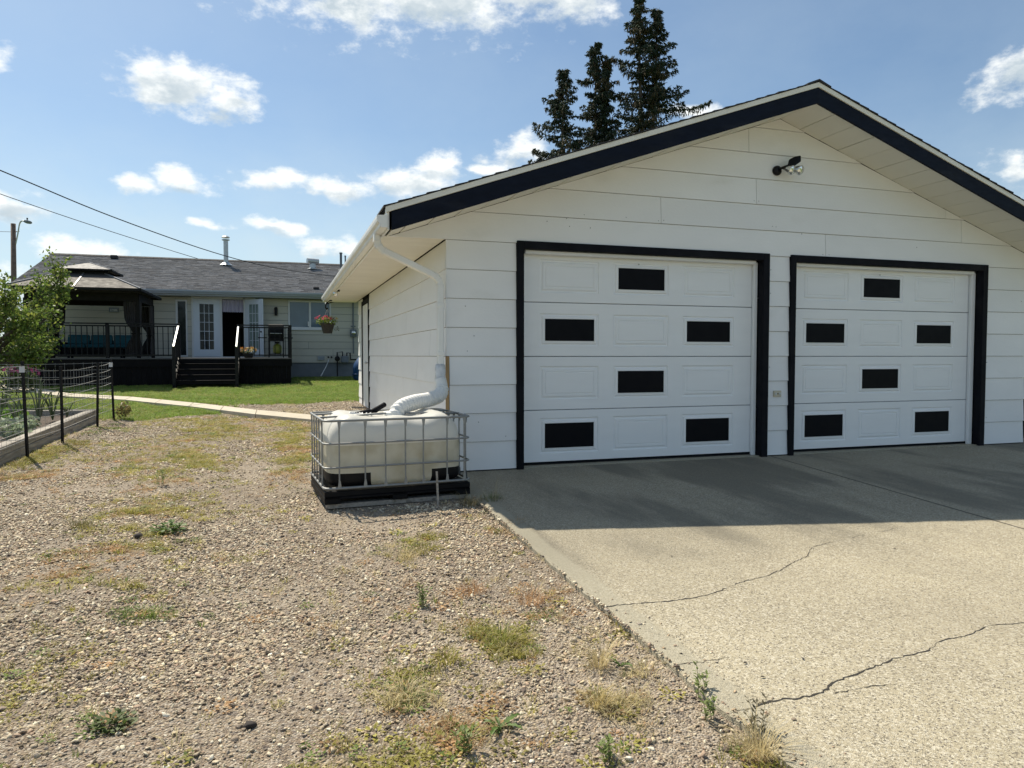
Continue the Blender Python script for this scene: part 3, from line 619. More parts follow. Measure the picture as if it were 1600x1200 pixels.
    # garage doors
    for di, x0 in enumerate((2.64, 6.365)):
        x1 = x0 + 3.22; a, b = opens[di]
        dg = G(); dg.box(a, a + .082, YF - .045, YF + .07, .17, 2.802).box(b - .092, b, YF - .045, YF + .07, .17, 2.802).box(a + .082, b - .092, YF - .045, YF + .02, 2.715, 2.802)
        dr = dg.build('garage_door', BLACKTRIM, ga, bevel=.004, label=('left' if di == 0 else 'right') + ' overhead door in a black surround')
        # irregular painted edges of the reveal, then the white stops
        g = G(); g.box(x1 - .055, b - .093, YF + .075, YF + .125, .2, 2.70); g.box(a + .083, x0 + .03, YF + .075, YF + .125, .2, 2.70); g.box(x0 + .03, x1 - .055, YF + .03, YF + .125, 2.67, 2.714); g.build('door_stop', SIDING, dr, bevel=.008)
        g = G(); g.box(x0 - .02, x1 + .02, YF + .134, YF + .17, .215, .235); g.build('bottom_seal', BLACKTRIM, dr)
        g = G(); g.box(a + .08, b - .09, YF + .0, YF + .35, .05, .2045); g.build('sill', CONC, dr)
        g = G(); g.box(a + .02, b - .02, YF + .2, YF + .24, .2, 2.8); g.build('backing', DARK, dr)
        edges = [.236, .855, 1.489, 2.125, 2.735]
        bands = [(.404, .694), (1.044, 1.309), (1.675, 1.93), (2.306, 2.56)]
        cxs = [x0 + .315 + .31, x0 + 1.265 + .31, x0 + 2.22 + .31]; hw = .313
        yd = YF + .13
        for k in range(4):
            z0, z1 = edges[k] + .0025, edges[k + 1] - .0025; g = G()
            g.box(x0, x1, yd + .014, yd + .045, z0, z1)
            cols = []; 
            # front skin as a grid with holes for the embossed rectangles
            zb0, zb1 = bands[k]; m = .065
            xs = [x0] + [v for c in cxs for v in (c - hw - m, c + hw + m)] + [x1]
            zlo, zhi = zb0 - m, zb1 + m; gr = .004
            fq = lambda xa, xb, za, zb_, y=yd: g.quad((xa, y, za), (xb, y, za), (xb, y, zb_), (xa, y, zb_))
            fq(x0, x1, z0 + .004, zlo); fq(x0, x1, zhi, z1 - .004)
            g.quad((x0, yd + .014, z0), (x1, yd + .014, z0), (x1, yd, z0 + .004), (x0, yd, z0 + .004)); g.quad((x0, yd, z1 - .004), (x1, yd, z1 - .004), (x1, yd + .014, z1), (x0, yd + .014, z1))
            for i in range(0, 8, 2): fq(xs[i], xs[i + 1], zlo, zhi)
            for ci, c in enumerate(cxs):
                win = (k in (3, 1) and ci == 1) or (k in (0, 2) and ci != 1)
                rings = [(m, 0.0), (m - .010, .012), (m - .024, .012), (m - .040, .001), (0, .001)] if not win else [(m, 0.0), (m - .010, .012), (m - .022, .012), (m - .034, .0), (.004, -.004)]
                if not win: rings += [(-.004, .007), (-.012, .001)]
                pr = None
                for (d_, dy) in rings:
                    L_ = [(c - hw - d_, yd + dy, zb0 - d_), (c + hw + d_, yd + dy, zb0 - d_), (c + hw + d_, yd + dy, zb1 + d_), (c - hw - d_, yd + dy, zb1 + d_)]
                    if pr:
                        for i in range(4): g.quad(pr[i], pr[(i+1) % 4], L_[(i+1) % 4], L_[i])
                    pr = L_
                if not win: g.quad(*pr)
                else:
                    w_ = G(); w_.box(c - hw, c + hw, yd - .0045, yd + .003, zb0, zb1); w_.build('window_pane', PANE, dr)
            g.build('door_section', DOORW, dr)
        g = G(); g.lathe([(.001, 0), (.010, .0), (.009, .006), (.001, .008)], (cxs[1] - .04, yd, 2.615), 8, (0, -1, 0)); g.build('bolt', GALV, dr)
    # downspout on the corner
    def dsp(pts, g):
        for a, b in zip(pts, pts[1:]): g.bar(a, b, .062, .082, up=(0, 1, 0))
    dn = G(); A = (.952, 7.52, 2.76); pts = [(.952, 7.52, 2.77), (.952, 7.52, 2.70), (.968, 7.53, 2.645), (1.01, 7.545, 2.60), (1.07, 7.56, 2.575), (1.34, 7.62, 2.47), (1.55, 7.67, 2.385), (1.615, 7.68, 2.35), (1.648, 7.685, 2.30), (1.655, 7.685, 2.24), (1.655, 7.685, 1.34)]
    # build as a continuous rectangular tube with rounded turns
    vs = []; fs = []
    for i, p in enumerate(pts):
        p = Vector(p); d = (Vector(pts[min(i + 1, len(pts) - 1)]) - Vector(pts[max(i - 1, 0)])).normalized(); r = d.cross(Vector((0, 1, 0))).normalized() * .034; u = r.cross(d).normalized() * .042
        c8 = [(-1, -.7), (-.7, -1), (.7, -1), (1, -.7), (1, .7), (.7, 1), (-.7, 1), (-1, .7)]
        vs += [p + r * a + u * b for a, b in c8]
    for i in range(len(pts) - 1):
        for j in range(8): fs.append((i*8 + j, i*8 + (j + 1) % 8, (i+1)*8 + (j + 1) % 8, (i+1)*8 + j))
    dn.add(vs, fs); ds = dn.build('downspout', WHITEMETAL, ga)
    for z in (2.05, 1.52): 
        g = G(); g.box(1.617, 1.693, 7.638, 7.731, z - .025, z + .025); g.build('sleeve', WHITEMETAL, ds, bevel=.006)
    g = G()
    for q, (p, d) in enumerate((((.955, 7.522, 2.69), (0, 0, 1)), ((.975, 7.53, 2.635), (.5, 0, -.8)), ((1.03, 7.55, 2.592), (.8, 0, -.4)), ((1.60, 7.68, 2.362), (.8, 0, -.4)), ((1.635, 7.683, 2.325), (.5, 0, -.8)), ((1.652, 7.685, 2.27), (0, 0, 1)))):
        g.bar(Vector(p) - Vector(d).normalized() * .007, Vector(p) + Vector(d).normalized() * .007, .076, .094, up=(0, 1, 0))
    g.build('elbow_rib', WHITEMETAL, ds, kind='stuff')
    g = G(); g.tube([(1.655, 7.685, 1.40), (1.652, 7.675, 1.33), (1.648, 7.66, 1.27), (1.645, 7.65, 1.22)], [.052, .06, .055, .066], 12); g.build('plastic_wrap', WRAP, ds, smooth=True)
    return ga
build_garage()

# corrugated hose from the downspout into the tank
def curve(pts, n):
    pts = [Vector(p) for p in pts]; P = [pts[0]] + pts + [pts[-1]]; out = []
    for i in range(1, len(P) - 2):
        for t in range(n):
            u = t / n; a, b, c, d = P[i-1], P[i], P[i+1], P[i+2]
            out.append(.5 * ((2*b) + (c - a) * u + (2*a - 5*b + 4*c - d) * u*u + (3*b - a - 3*c + d) * u**3))
    out.append(pts[-1]); return out
hp = curve([(1.645, 7.65, 1.24), (1.65, 7.60, 1.14), (1.60, 7.50, 1.07), (1.45, 7.32, 1.04), (1.27, 7.12, 1.03), (1.12, 6.96, 1.0), (1.04, 6.87, .94), (1.02, 6.85, .86)], 24)
L_ = 0; pts = [hp[0]]; 
for a, b in zip(hp, hp[1:]): pts.append(b)
# resample evenly for the rings
seg = [0]; 
for a, b in zip(hp, hp[1:]): seg.append(seg[-1] + (b - a).length)
tot = seg[-1]; NR = 25; ev = []; k = 0
for i in range(NR * 4 + 1):
    s = tot * i / (NR * 4)
    while k < len(seg) - 2 and seg[k + 1] < s: k += 1
    u = (s - seg[k]) / max(1e-6, seg[k+1] - seg[k]); ev.append(hp[k].lerp(hp[k+1], u))
g = G(); g.tube(ev, [.066 if i < 9 else (.049, .071, .078, .071)[i % 4] for i in range(len(ev))], 18)
tag(g.build('corrugated_hose', HOSE, smooth=True), 'white corrugated drain hose curving from the downspout into the water tank', 'hose')

# ------------------------------------------------------------------ water tank in its cage (local frame, rotated)
def build_tank():
    W_, D_ = 1.36, 1.02; t = thing('water_tank', (.345, 6.46, .155), 'half-height white plastic water tank in a steel cage on a black pallet', 'water tank', rz=R(4.5)); og = Vector(t.location)
    def B(g, nm, m, par=t, **kw):
        g.v = [tuple(Vector(p) + og) for p in g.v]; return g.build(nm, m, par, **kw)
    # pallet: deck, skids, slots
    g = G(); g.box(0, W_, 0, D_, .085, .135)
    for x in (0, W_ / 2 - .07, W_ - .14): g.box(x, x + .14, .0, D_, .02, .085)
    g.box(.0, W_, 0, .03, .06, .085)
    pl = B(g, 'pallet', PALLET, bevel=.006)
    for y in (0.02, D_ / 2 - .05, D_ - .12):
        g = G(); g.box(.02, W_ - .02, y, y + .1, -.02, .018); B(g, 'pallet_board', GREYWOOD, pl)
    # the bottle: rounded box with a domed, dented top, paler above its liquid, black below
    nx, nz = 72, 30; vs = []; fs = []; ms = []
    per = []
    hx, hy, rr = W_ / 2 - .05, D_ / 2 - .05, .13
    N_ = 96
    for i in range(N_):
        a = 2 * math.pi * i / N_; ca, sa = math.cos(a), math.sin(a); e = 7.0
        q = (abs(ca) ** e + abs(sa) ** e) ** (-1 / e); per.append((ca * q, sa * q))
    H0, H1 = .16, .70
    rows = [(H0, .955), (H0 + .015, .985), (H0 + .05, 1)] + [(H0 + .05 + (.53 - H0 - .05) * k / 14, 1) for k in range(1, 15)] + [(.565, .999), (.605, .993), (.645, .980), (.68, .960), (.71, .934), (.735, .90), (.755, .86), (.771, .81), (.782, .75), (.789, .66), (.793, .5), (.794, .3), (.794, .15), (.794, .01)]
    for (z, s) in rows:
        for (px, py) in per:
            x = px * hx * s; y = py * hy * s; zz = z
            if z > .54:   # scalloped moulding: swells over the four corner humps, dips between
                q_ = min(1, (z - .54) / .2); zz = z + q_ * (-.03 * math.exp(-((x - .02) / .30) ** 2) + .020 * math.cos(x * 14.5) * min(1, s * 1.4)) + .008 * mn.noise(Vector((x * 5, y * 5, 3)))
            dy = .007 * mn.noise(Vector((x * 3, z * 6, y * 3))) + (.006 * math.cos(x * 19) if .2 < z < .72 else 0)
            vs.append(og + Vector((W_ / 2 + x * (1 + dy), D_ / 2 + y * (1 + dy * 1.4), zz)))
    nr = len(rows)
    g = G(); g.add(vs, [(r*N_ + i, r*N_ + (i+1) % N_, (r+1)*N_ + (i+1) % N_, (r+1)*N_ + i) for r in range(nr - 1) for i in range(N_)] + [tuple((nr-1)*N_ + i for i in range(N_))])
    for fi, f in enumerate(g.f):
        c = sum((Vector(g.v[k]) for k in f), Vector()) / len(f) - og
        if c.z < .285 and (c.x < .44 or c.x > 1.0): g.m[fi] = 2
    b = g.build('tank_bottle', [POLYL, POLYTOP, TANKBLK], t, smooth=True)
    g = G(); g.lathe([(.09, .74), (.09, .80), (.082, .807), (.001, .807)], (W_ / 2 + .02, D_ / 2 - .13, 0), 20); B(g, 'filler_neck', POLYTOP, b, smooth=False)
    # cage
    r = .0095
    def loop(z, rad, inset=0):
        a = .06; P = []
        for (cx, cy, s0) in ((W_ - a, a, -90), (W_ - a, D_ - a, 0), (a, D_ - a, 90), (a, a, 180)):
            for k in range(5):
                an = R(s0 + 90 * k / 4); P.append((cx + (a - inset) * math.cos(an), cy + (a - inset) * math.sin(an), z))
        P.append(P[0]); return P
    for z, rad in ((.160, .012), (.345, .0088), (.56, .0088), (.765, .0115)):
        g = G(); g.tube(loop(z, rad), rad, 8, cap=False); B(g, 'cage_rail', CAGE, smooth=True)
    def vbar(x, y, nx_, ny_):
        g = G(); g.tube([(x, y, .16), (x, y, .765)], .0072, 6)
        g.v = [tuple(Vector(p)) for p in g.v]
        # flattened flares where the bar meets a rail
        for z, s in ((.19, 1), (.735, -1)): 
            tx = (-ny_, nx_); w1, w2 = .008, .018
            zz = z - s * .03
            g.add([(x + tx[0]*w1 + nx_*.010, y + tx[1]*w1 + ny_*.010, z + s*.04), (x - tx[0]*w1 + nx_*.010, y - tx[1]*w1 + ny_*.010, z + s*.04), (x - tx[0]*w2 + nx_*.010, y - tx[1]*w2 + ny_*.010, zz), (x + tx[0]*w2 + nx_*.010, y + tx[1]*w2 + ny_*.010, zz)], [(0, 1, 2, 3)])
        B(g, 'cage_bar', CAGE)
    for x in (.13, .36, .545, .73, .90, 1.13, 1.30): vbar(x, .0, 0, -1); vbar(x, D_, 0, 1)
    for y in (.14, .34, .52, .70, .88): vbar(0, y, -1, 0); vbar(W_, y, 1, 0)
    for y in (.34, .70):
        g = G(); g.tube([(0, y, .77), (W_ * .5, y, .795), (W_, y, .77)], .010, 6); B(g, 'top_brace', CAGE, smooth=True)
    # clutter on top: black strap and a coil of cord
    g = G(); g.tube(curve([(.38, .55, .775), (.47, .50, .80), (.53, .55, .79), (.60, .52, .835), (.66, .56, .86)], 5), [.022] * 6 + [.03] * 8 + [.026] * 7, 8); B(g, 'black_strap', BLACKTRIM, smooth=True)
    g = G()
    for k in range(5): g.tube([(.30 + .04*k + .04*math.cos(a), .45 + .05*math.sin(a)*(1+.2*k), .785 + .012*math.sin(a*3+k)) for a in np.linspace(k, k + 5, 16)], .006, 5)
    B(g, 'cord', HTRIM, kind='stuff')
    return t
build_tank()
g = G(); g.tube([(1.345, 6.36, .10), (1.335, 6.375, .44)], [.011, .010], 6); tag(g.build('wooden_stake', GREYWOOD), 'thin grey wooden stake standing in front of the water tank', 'stake')

# ------------------------------------------------------------------ small fixtures on the garage
def build_fixtures():
    t = thing('security_light', (6.10, 7.72, 3.87), 'twin-lamp security light with black sensor hood on the garage gable', 'light'); o = Vector((6.05, YF - .014, 3.86))
    g = G(); g.lathe([(.001, 0), (.062, 0), (.062, .03), (.045, .045), (.02, .05), (.001, .05)], o, 18, (0, -1, 0)); g.build('base', RAILM, t, smooth=True)
    g = G(); g.tube([o + Vector((0, -.045, .01)), o + Vector((.06, -.10, .035)), o + Vector((.11, -.12, .05))], .017, 8); g.build('arm', RAILM, t, smooth=True)
    c = o + Vector((.13, -.14, .075)); g = G()
    g.add([c + Vector(p) for p in [(-.055, .03, -.03), (.01, -.03, -.045), (.075, -.075, .01), (.075, -.07, .085), (.03, -.02, .085), (-.03, .03, .05), (.02, .07, -.03), (.10, -.01, .01), (.10, 0, .09), (.03, .06, .07)]],
          [(0, 1, 2, 3, 4, 5), (6, 9, 8, 7), (1, 0, 6), (1, 6, 7, 2), (2, 7, 8, 3), (3, 8, 9, 4), (4, 9, 5), (5, 9, 6, 0)]); g.build('sensor_hood', RAILM, t, bevel=.008)
    for dx, dy in ((.085, -.13), (.185, -.16)):
        ax = Vector((.25, -.75, -.35)).normalized(); c = o + Vector((dx, dy, -.005))
        g = G(); g.lathe([(.02, -.07), (.03, -.03), (.052, .02), (.062, .05), (.064, .056), (.055, .066), (.001, .072)], c, 16, ax); b = g.build('lamp_head', CHROME, t, smooth=True)
    t = thing('power_outlet', (6.11, 7.72, 1.0), 'beige weatherproof power outlet on the white pillar between the doors', 'outlet')
    g = G(); g.box(6.052, 6.165, YF - .035, YF - .008, .965, 1.045); g.build('cover_plate', OUTLETM, t, bevel=.004)
    for dx in (-.03, .03):
        g = G(); g.lathe([(.001, 0), (.018, 0), (.016, .006), (.001, .007)], (6.108 + dx, YF - .035, 1.005), 12, (0, -1, 0)); g.build('socket_lid', GALV, t)
    g = G(); g.lathe([(.001, 0), (.008, 0), (.008, .004), (.001, .005)], (6.108, YF - .035, 1.005), 8, (0, -1, 0)); g.build('screw', DARK, t)
    t = thing('eave_spotlight', (1.0, 14.3, 2.73), 'small spotlight with a bright lens under the garage gutter', 'light')
    g = G(); g.lathe([(.001, 0), (.035, 0), (.03, .03), (.001, .03)], (1.06, 14.3, 2.775), 12, (0, 0, -1)); g.build('base', RAILM, t)
    g = G(); g.lathe([(.02, -.05), (.035, -.02), (.05, .03), (.05, .05), (.001, .052)], (1.01, 14.22, 2.70), 14, (-.4, -.8, -.3)); g.build('lamp_head', CHROME, t, smooth=True)
    t = thing('hanging_basket', (1.02, 17.0, 2.1), 'hanging basket of pink and yellow flowers at the far garage corner', 'hanging basket')
    g = G(); g.tube(curve([(1.12, 17.0, 2.77), (1.05, 17.0, 2.76), (.99, 17.0, 2.70), (.97, 17.0, 2.62), (1.0, 17.0, 2.57), (1.02, 17, 2.60)], 4), .016, 6); g.build('hook', RAILM, t, smooth=True)
    for k in range(3):
        a = k * 2.094 + .4; g = G(); g.tube([(1.01, 17, 2.58), (1.01 + .15*math.cos(a), 17 + .15*math.sin(a), 2.25)], .004, 4); g.build('hanger_wire', GALV, t)
    g = G(); g.lathe([(.09, 2.01), (.10, 2.01), (.155, 2.20), (.165, 2.225), (.165, 2.245), (.14, 2.24), (.001, 2.23)], (1.01, 17, 0), 18); g.build('pot', TERRA, t, smooth=False)
    foliage_ball('foliage', t, (1.0, 17, 2.29), (.26, .24, .12), 420, .045, (.14, .2, .03), .6)
    foliage_ball('trailing_stem', t, (1.22, 16.98, 2.12), (.07, .05, .07), 30, .03, (.05, .06, .03), .4)
    flowers('flower', t, (.93, 16.97, 2.33), (.22, .18, .10), 34, .032, [(.55, .08, .16), (.6, .16, .2), (.45, .05, .10)])
    flowers('yellow_flower', t, (1.08, 16.95, 2.32), (.18, .16, .09), 22, .028, [(.6, .5, .18), (.5, .5, .25)])

def leafquads(C, L_, n=None, tints=None, up=0.3, asp=.5):
    """C (n,3) centres, L_ lengths (n); returns verts, faces, tints: folded leaf of two quads"""
    n = len(C); d = rng.normal(size=(n, 3)); d[:, 2] += up; d /= np.linalg.norm(d, axis=1)[:, None]
    q = rng.normal(size=(n, 3)); s = np.cross(d, q); s /= np.linalg.norm(s, axis=1)[:, None]; u = np.cross(s, d)
    L_ = L_[:, None]; w = L_ * asp * .5
    v = np.stack([C - d*L_*.5, C + s*w + u*w*.35, C + d*L_*.5, C - s*w + u*w*.35], 1).reshape(-1, 3)
    i = np.arange(n)[:, None] * 4; f = np.concatenate([i + [0, 1, 2], i + [0, 2, 3]], 0)
    return v, f, np.repeat(tints, 4, 0)
def foliage_ball(name, par, c, rad, n, size, col, jit=.4, mat_=None):
    u = rng.normal(size=(n, 3)); u /= np.linalg.norm(u, axis=1)[:, None]; r = rng.random(n)[:, None] ** .4
    C = u * r * np.array(rad) + np.array(c); tint = np.array(col) * (1 + jit * (rng.random((n, 1)) * 2 - 1)) * (1 + .15 * (rng.random((n, 3)) - .5))
    v, f, t = leafquads(C, size * (.7 + .6 * rng.random(n)), tints=tint); og = worigin(par) if par else Vector((0, 0, 0))
    o = addobj(name, npmesh(name, v - np.array(og), f, mat_ or PLANT, t), par, (0, 0, 0)); return o
def flowers(name, par, c, rad, n, size, cols):
    vs = []; fs = []; ts = []; og = np.array(worigin(par)) if par else np.zeros(3)
    for i in range(n):
        u = rng.normal(size=3); u /= np.linalg.norm(u); u[2] = abs(u[2]) * .9; p = np.array(c) + u * np.array(rad); col = cols[rng.integers(len(cols))]
        nn = Vector(u + rng.normal(size=3) * .3).normalized(); a = nn.orthogonal().normalized(); b = nn.cross(a); o = len(vs); vs.append(p - og); s = size * (.7 + .6 * rng.random())
        for k in range(10):
            an = k * math.pi / 5; rr = s * (1 if k % 2 == 0 else .45); vs.append(p - og + np.array(a * math.cos(an) * rr + b * math.sin(an) * rr + nn * s * (.25 if k % 2 == 0 else .1)))
        for k in range(10): fs.append((o, o + 1 + k, o + 1 + (k + 1) % 10))
        ts += [np.array(col) * .6] + [np.array(col)] * 10
    return addobj(name, npmesh(name, np.array(vs), np.array(fs), PLANT, np.array(ts)), par)
build_fixtures()
# ------------------------------------------------------------------ the house behind
HY = 28.0
def build_house():
    h = thing('bungalow', (-.5, 30, .7), 'beige bungalow with grey shingle roof and white french doors behind the deck', 'house')
    X0, X1, ZB, PT = -8.05, 8.0, 1.225, .264
    holes = [(-3.60, -3.22, 1.45, 3.50), (-3.08, -.90, 1.42, 3.62), (.24, 1.80, 2.50, 3.56)]
    top = 3.62
    for k in range(10):
        z0, z1 = ZB + PT * k, min(ZB + PT * (k + 1), top)
        if z1 - z0 < .02: continue
        cuts = [(X0, X1)]
        for (a, b, za, zb) in holes:
            if z0 < zb - .02 and z1 > za + .02:
                cuts = [s for (p, q) in cuts for s in (((p, min(q, a)), (max(p, b), q)) if (a < q and b > p) else ((p, q),)) if s[1] - s[0] > .02]
        out = []
        for (p, q) in cuts:
            x = p
            while q - x > 3.7: st = x + 3.66 - (.9 * (k % 3) if x == p else 0); out.append((x, st)); x = st
            out.append((x, q))
        for (a, b, za, zb) in holes:      # short pieces above and below each opening
            for (u, w_) in ((z0 + .006, za - .003), (zb + .003, z1 - .006)):
                if w_ - u > .02 and z0 < zb - .02 and z1 > za + .02: lap([(a + .004, u), (b - .004, u), (b - .004, w_), (a + .004, w_)], 'y', HY, z0, z1, .014).build('siding_board', HSIDE, h)
        for (p, q) in out: lap([(p + .004, z0 + .006), (q - .004, z0 + .006), (q - .004, z1 - .006), (p + .004, z1 - .006)], 'y', HY, z0, z1, .014).build('siding_board', HSIDE, h)
    g = G()
    xs = sorted([X0 + .01, X1 - .01] + [v for q in holes for v in q[:2]])
    for a, b in zip(xs, xs[1:]):
        hh = [q for q in holes if abs(q[0] - a) < 1e-6]
        if hh: g.box(a, b, HY + .01, HY + .14, ZB, hh[0][2]); g.box(a, b, HY + .01, HY + .14, hh[0][3], 3.66)
        else: g.box(a, b, HY + .01, HY + .14, ZB, 3.66)
    g.box(X0 + .01, X0 + .14, HY + .14, 36, ZB, 3.66).box(X1 - .14, X1 - .01, HY + .14, 36, ZB, 3.66).box(X0 + .14, X1 - .14, 35.86, 36, ZB, 3.66)
    g.build('wall', FOUND, h)
    g = G()
    for s in ((X0 + .01, X0 + .14), (X1 - .14, X1 - .01)): g.prism([(HY + .01, 3.661), (35.99, 3.661), (32, 5.1)], 'x', *s)
    g.build('gable_wall', HSIDE, h)
    g = G(); g.box(X0 + .05, X1 - .05, HY + .03, 35.95, .3, ZB - .003); g.build('foundation', FOUND, h)
    # rooms behind the openings, indoor gloom put into dark surfaces
    g = G(); g.box(-3.7, -.6, HY + .145, 31, 1.43, 1.44).box(-3.7, -.6, 31, 31.1, 1.43, 3.7).box(-3.8, -3.7, HY + .145, 31, 1.43, 3.7).box(-.6, -.5, HY + .145, 31, 1.43, 3.7).box(-3.7, -.6, HY + .145, 31, 3.64, 3.7)
    g.box(.1, 1.95, HY + .6, HY + .7, 1.43, 3.7); g.build('room', ROOM, h)
    # tall side window
    g = G(); a, b, za, zb = holes[0]
    for q in ((a, a + .07, za, zb), (b - .05, b, za, zb), (a + .07, b - .05, za, za + .06), (a + .07, b - .05, zb - .06, zb)): g.box(q[0], q[1], HY - .035, HY + .05, q[2], q[3])
    f = g.build('window', HTRIM, h, bevel=.004)
    g = G(); g.box(a + .07, b - .05, HY + .01, HY + .02, za + .06, zb - .06); g.build('pane', GLASSDK, f)
    # french doors: frame, fixed leaf with fifteen lites, open doorway, leaf swung outwards
    g = G()
    for q in ((-3.08, -3.02, 1.42, 3.62), (-2.135, -2.055, 1.46, 3.55), (-1.325, -1.265, 1.42, 3.62), (-.97, -.90, 1.42, 3.62)): g.box(q[0], q[1], HY - .04, HY + .06, q[2], q[3])
    g.box(-3.02, -.97, HY - .04, HY + .06, 3.55, 3.62); g.box(-3.02, -1.325, HY - .04, HY + .12, 1.42, 1.46); g.box(-1.265, -.97, HY, HY + .03, 1.42, 3.55)
    d = g.build('french_door', HTRIM, h, bevel=.004)
    def leaf(nm, T, label, w=.885, cols=3, m=None):
        g = G(); z0, z1 = 1.465, 3.545; gx0, gx1, gz0, gz1 = .21 * w / .885, w - .21 * w / .885, 1.72, 3.36
        for q in ((0, gx0, z0, z1), (gx1, w, z0, z1), (gx0, gx1, z0, gz0), (gx0, gx1, gz1, z1)): g.box(q[0], q[1], -.022, .022, q[2], q[3])
        g.v = [tuple(T(p)) for p in g.v]; lf = g.build(nm, HDOOR, d, bevel=.003, label=label)
        g = G()
        for i in range(1, cols): x = gx0 + (gx1 - gx0) * i / cols; g.box(x - .008, x + .008, -.012, -.002, gz0, gz1)
        for i in range(1, 5): z = gz0 + (gz1 - gz0) * i / 5; g.box(gx0, gx1, -.013, -.001, z - .008, z + .008)
        g.v = [tuple(T(p)) for p in g.v]; g.build('muntins', HDOOR, d)
        g = G(); g.box(gx0, gx1, .0, .006, gz0, gz1); g.v = [tuple(T(p)) for p in g.v]; g.build('pane', m or GLASSDK, d)
    leaf('door_leaf', lambda p: (-3.02 + p[0], HY - .002 + p[1], p[2]), 'fixed door leaf with fifteen small panes')
    c, s = math.cos(R(-45)), math.sin(R(-45))
    leaf('door_leaf', lambda p: (-1.262 + p[0] * c - p[1] * s, HY - .05 + p[0] * s + p[1] * c, p[2]), 'door leaf standing open outwards', m=mat('lace_backed_glass', (.13, .19, .19), .2, .4, 9, stretch=(4, 4, .2)))
    g = G(); n = 40
    vs = []
    for i in range(n + 1):
        x = -2.05 + .72 * i / n; y = HY + .07 + .018 * math.sin(i * 1.9) ; vs += [(x, y, 3.54), (x, y + .01 * math.sin(i * 2.7), 3.09 + .012 * math.sin(i * 1.9))]
    g.add(vs, [(2*i, 2*i+1, 2*i+3, 2*i+2) for i in range(n)]); g.build('valance', LACE, d)
    g = G(); g.tube([(-.72, 27.36, 2.36), (-.70, 27.33, 2.36)], .03, 8); g.build('door_handle', RAILM, d)
    # sliding kitchen window
    a, b, za, zb = holes[2]; g = G()
    for q in ((a, a + .06, za, zb), (b - .06, b, za, zb), (a + .06, b - .06, za, za + .07), (a + .06, b - .06, zb - .06, zb), (.99, 1.06, za + .07, zb - .06)): g.box(q[0], q[1], HY - .035, HY + .05, q[2], q[3])
    f = g.build('window', HTRIM, h, bevel=.004)
    g = G(); g.box(a - .03, b + .03, HY - .07, HY - .036, za - .045, za + .0); g.build('sill', HTRIM, f)
    for q in ((a + .06, .99), (1.06, b - .06)):
        g = G(); g.box(q[0], q[1], HY + .01, HY + .02, za + .07, zb - .06); g.build('pane', GLASSBL, f)
    g = G(); g.box(.945, .985, HY - .03, HY + .005, 2.6, 2.78); g.build('latch', HTRIM, f)
    # eave, fascia, gutter
    g = G(); g.box(X0 - .4, X1 + .4, 27.43, HY - .002, 3.625, 3.64); g.build('soffit', HTRIM, h)
    g = G(); g.box(X0 - .4, X1 + .4, 27.40, 27.428, 3.61, 3.80); g.build('fascia', HFASC, h)
    g = G(); g.prism([(27.398, 3.80), (27.27, 3.80), (27.27, 3.75), (27.31, 3.69), (27.31, 3.67), (27.398, 3.67)], 'x', X0 - .4, X1 + .4); g.build('gutter', HFASC, h, bevel=.004)
    # roof with shingle tabs
    e0, zr, s = 27.30, 5.44, (5.44 - 3.80) / (32 - 27.30)
    g = G()
    for sg in (1, -1):
        p = [(32, zr), (32 - sg * 4.7, 3.80), (32 - sg * 4.7, 3.78), (32, zr - .05)]
        g.prism(p, 'x', X0 - .42, X1 + .42)
    rf = g.build('roof', HFASC, h)
    vs = []; fs = []; ts = []; r = random.Random(4); n = 35; L0 = 4.7 / n
    for i in range(n):
        x = X0 - .44 - r.random() * .3
        while x < X1 + .42:
            w = r.choice([.17, .22, .28, .33]); xa, xb = max(x, X0 - .44), min(x + w - .004, X1 + .44); x += w
            if xb <= xa: continue
            y0 = 27.29 + L0 * i - r.uniform(0, .012); y1 = 27.29 + L0 * (i + 1) + .01; up = .012 + r.choice([0, .004, .008]); o = len(vs)
            za, zb_ = 3.80 + s * (y0 - 27.30), 3.80 + s * (y1 - 27.30)
            vs += [(xa, y0, za + up), (xb, y0, za + up), (xb, y1, zb_ + .003), (xa, y1, zb_ + .003), (xa, y0, za), (xb, y0, za)]
            fs += [(o, o + 1, o + 2, o + 3), (o + 4, o + 5, o + 1, o)]; c = r.choice([.11, .135, .155, .18]) * r.uniform(.85, 1.15); ts += [(c * .98, c * .99, c * 1.05)] * 6
    og = np.array(worigin(rf)); o = addobj('shingles', npmesh('shingles', np.array(vs) - og, np.array(fs), HROOF, np.array(ts)), rf, kind='stuff')
    g = G()
    x = X0 - .43
    while x < X1 + .4: g.prism([(31.83, zr - .045), (32, zr + .022), (32.17, zr - .045), (32.17, zr - .03), (32, zr + .045), (31.83, zr - .03)], 'x', x, x + .31); x += .30
    g.build('ridge_cap', SHING_DK, rf, kind='stuff')
    # roof penetrations
    def zroof(y): return 3.80 + s * (y - 27.30)
    y = 31.2; g = G(); g.lathe([(.26, 0), (.26, .02), (.12, .12), (.11, .14)], (-2.11, y, zroof(y) - .02), 16); g.lathe([(.09, .1), (.09, 1.02), (.001, 1.02)], (-2.11, y, zroof(y)), 16)
    c = g.build('chimney_pipe', GALV, h, smooth=False); g = G(); g.lathe([(.15, 1.0), (.15, 1.04), (.05, 1.05)], (-2.11, y, zroof(y)), 16); g.lathe([(.15, 1.10), (.16, 1.12), (.10, 1.17), (.001, 1.18)], (-2.11, y, zroof(y)), 16); g.build('rain_cap', GALV, c)
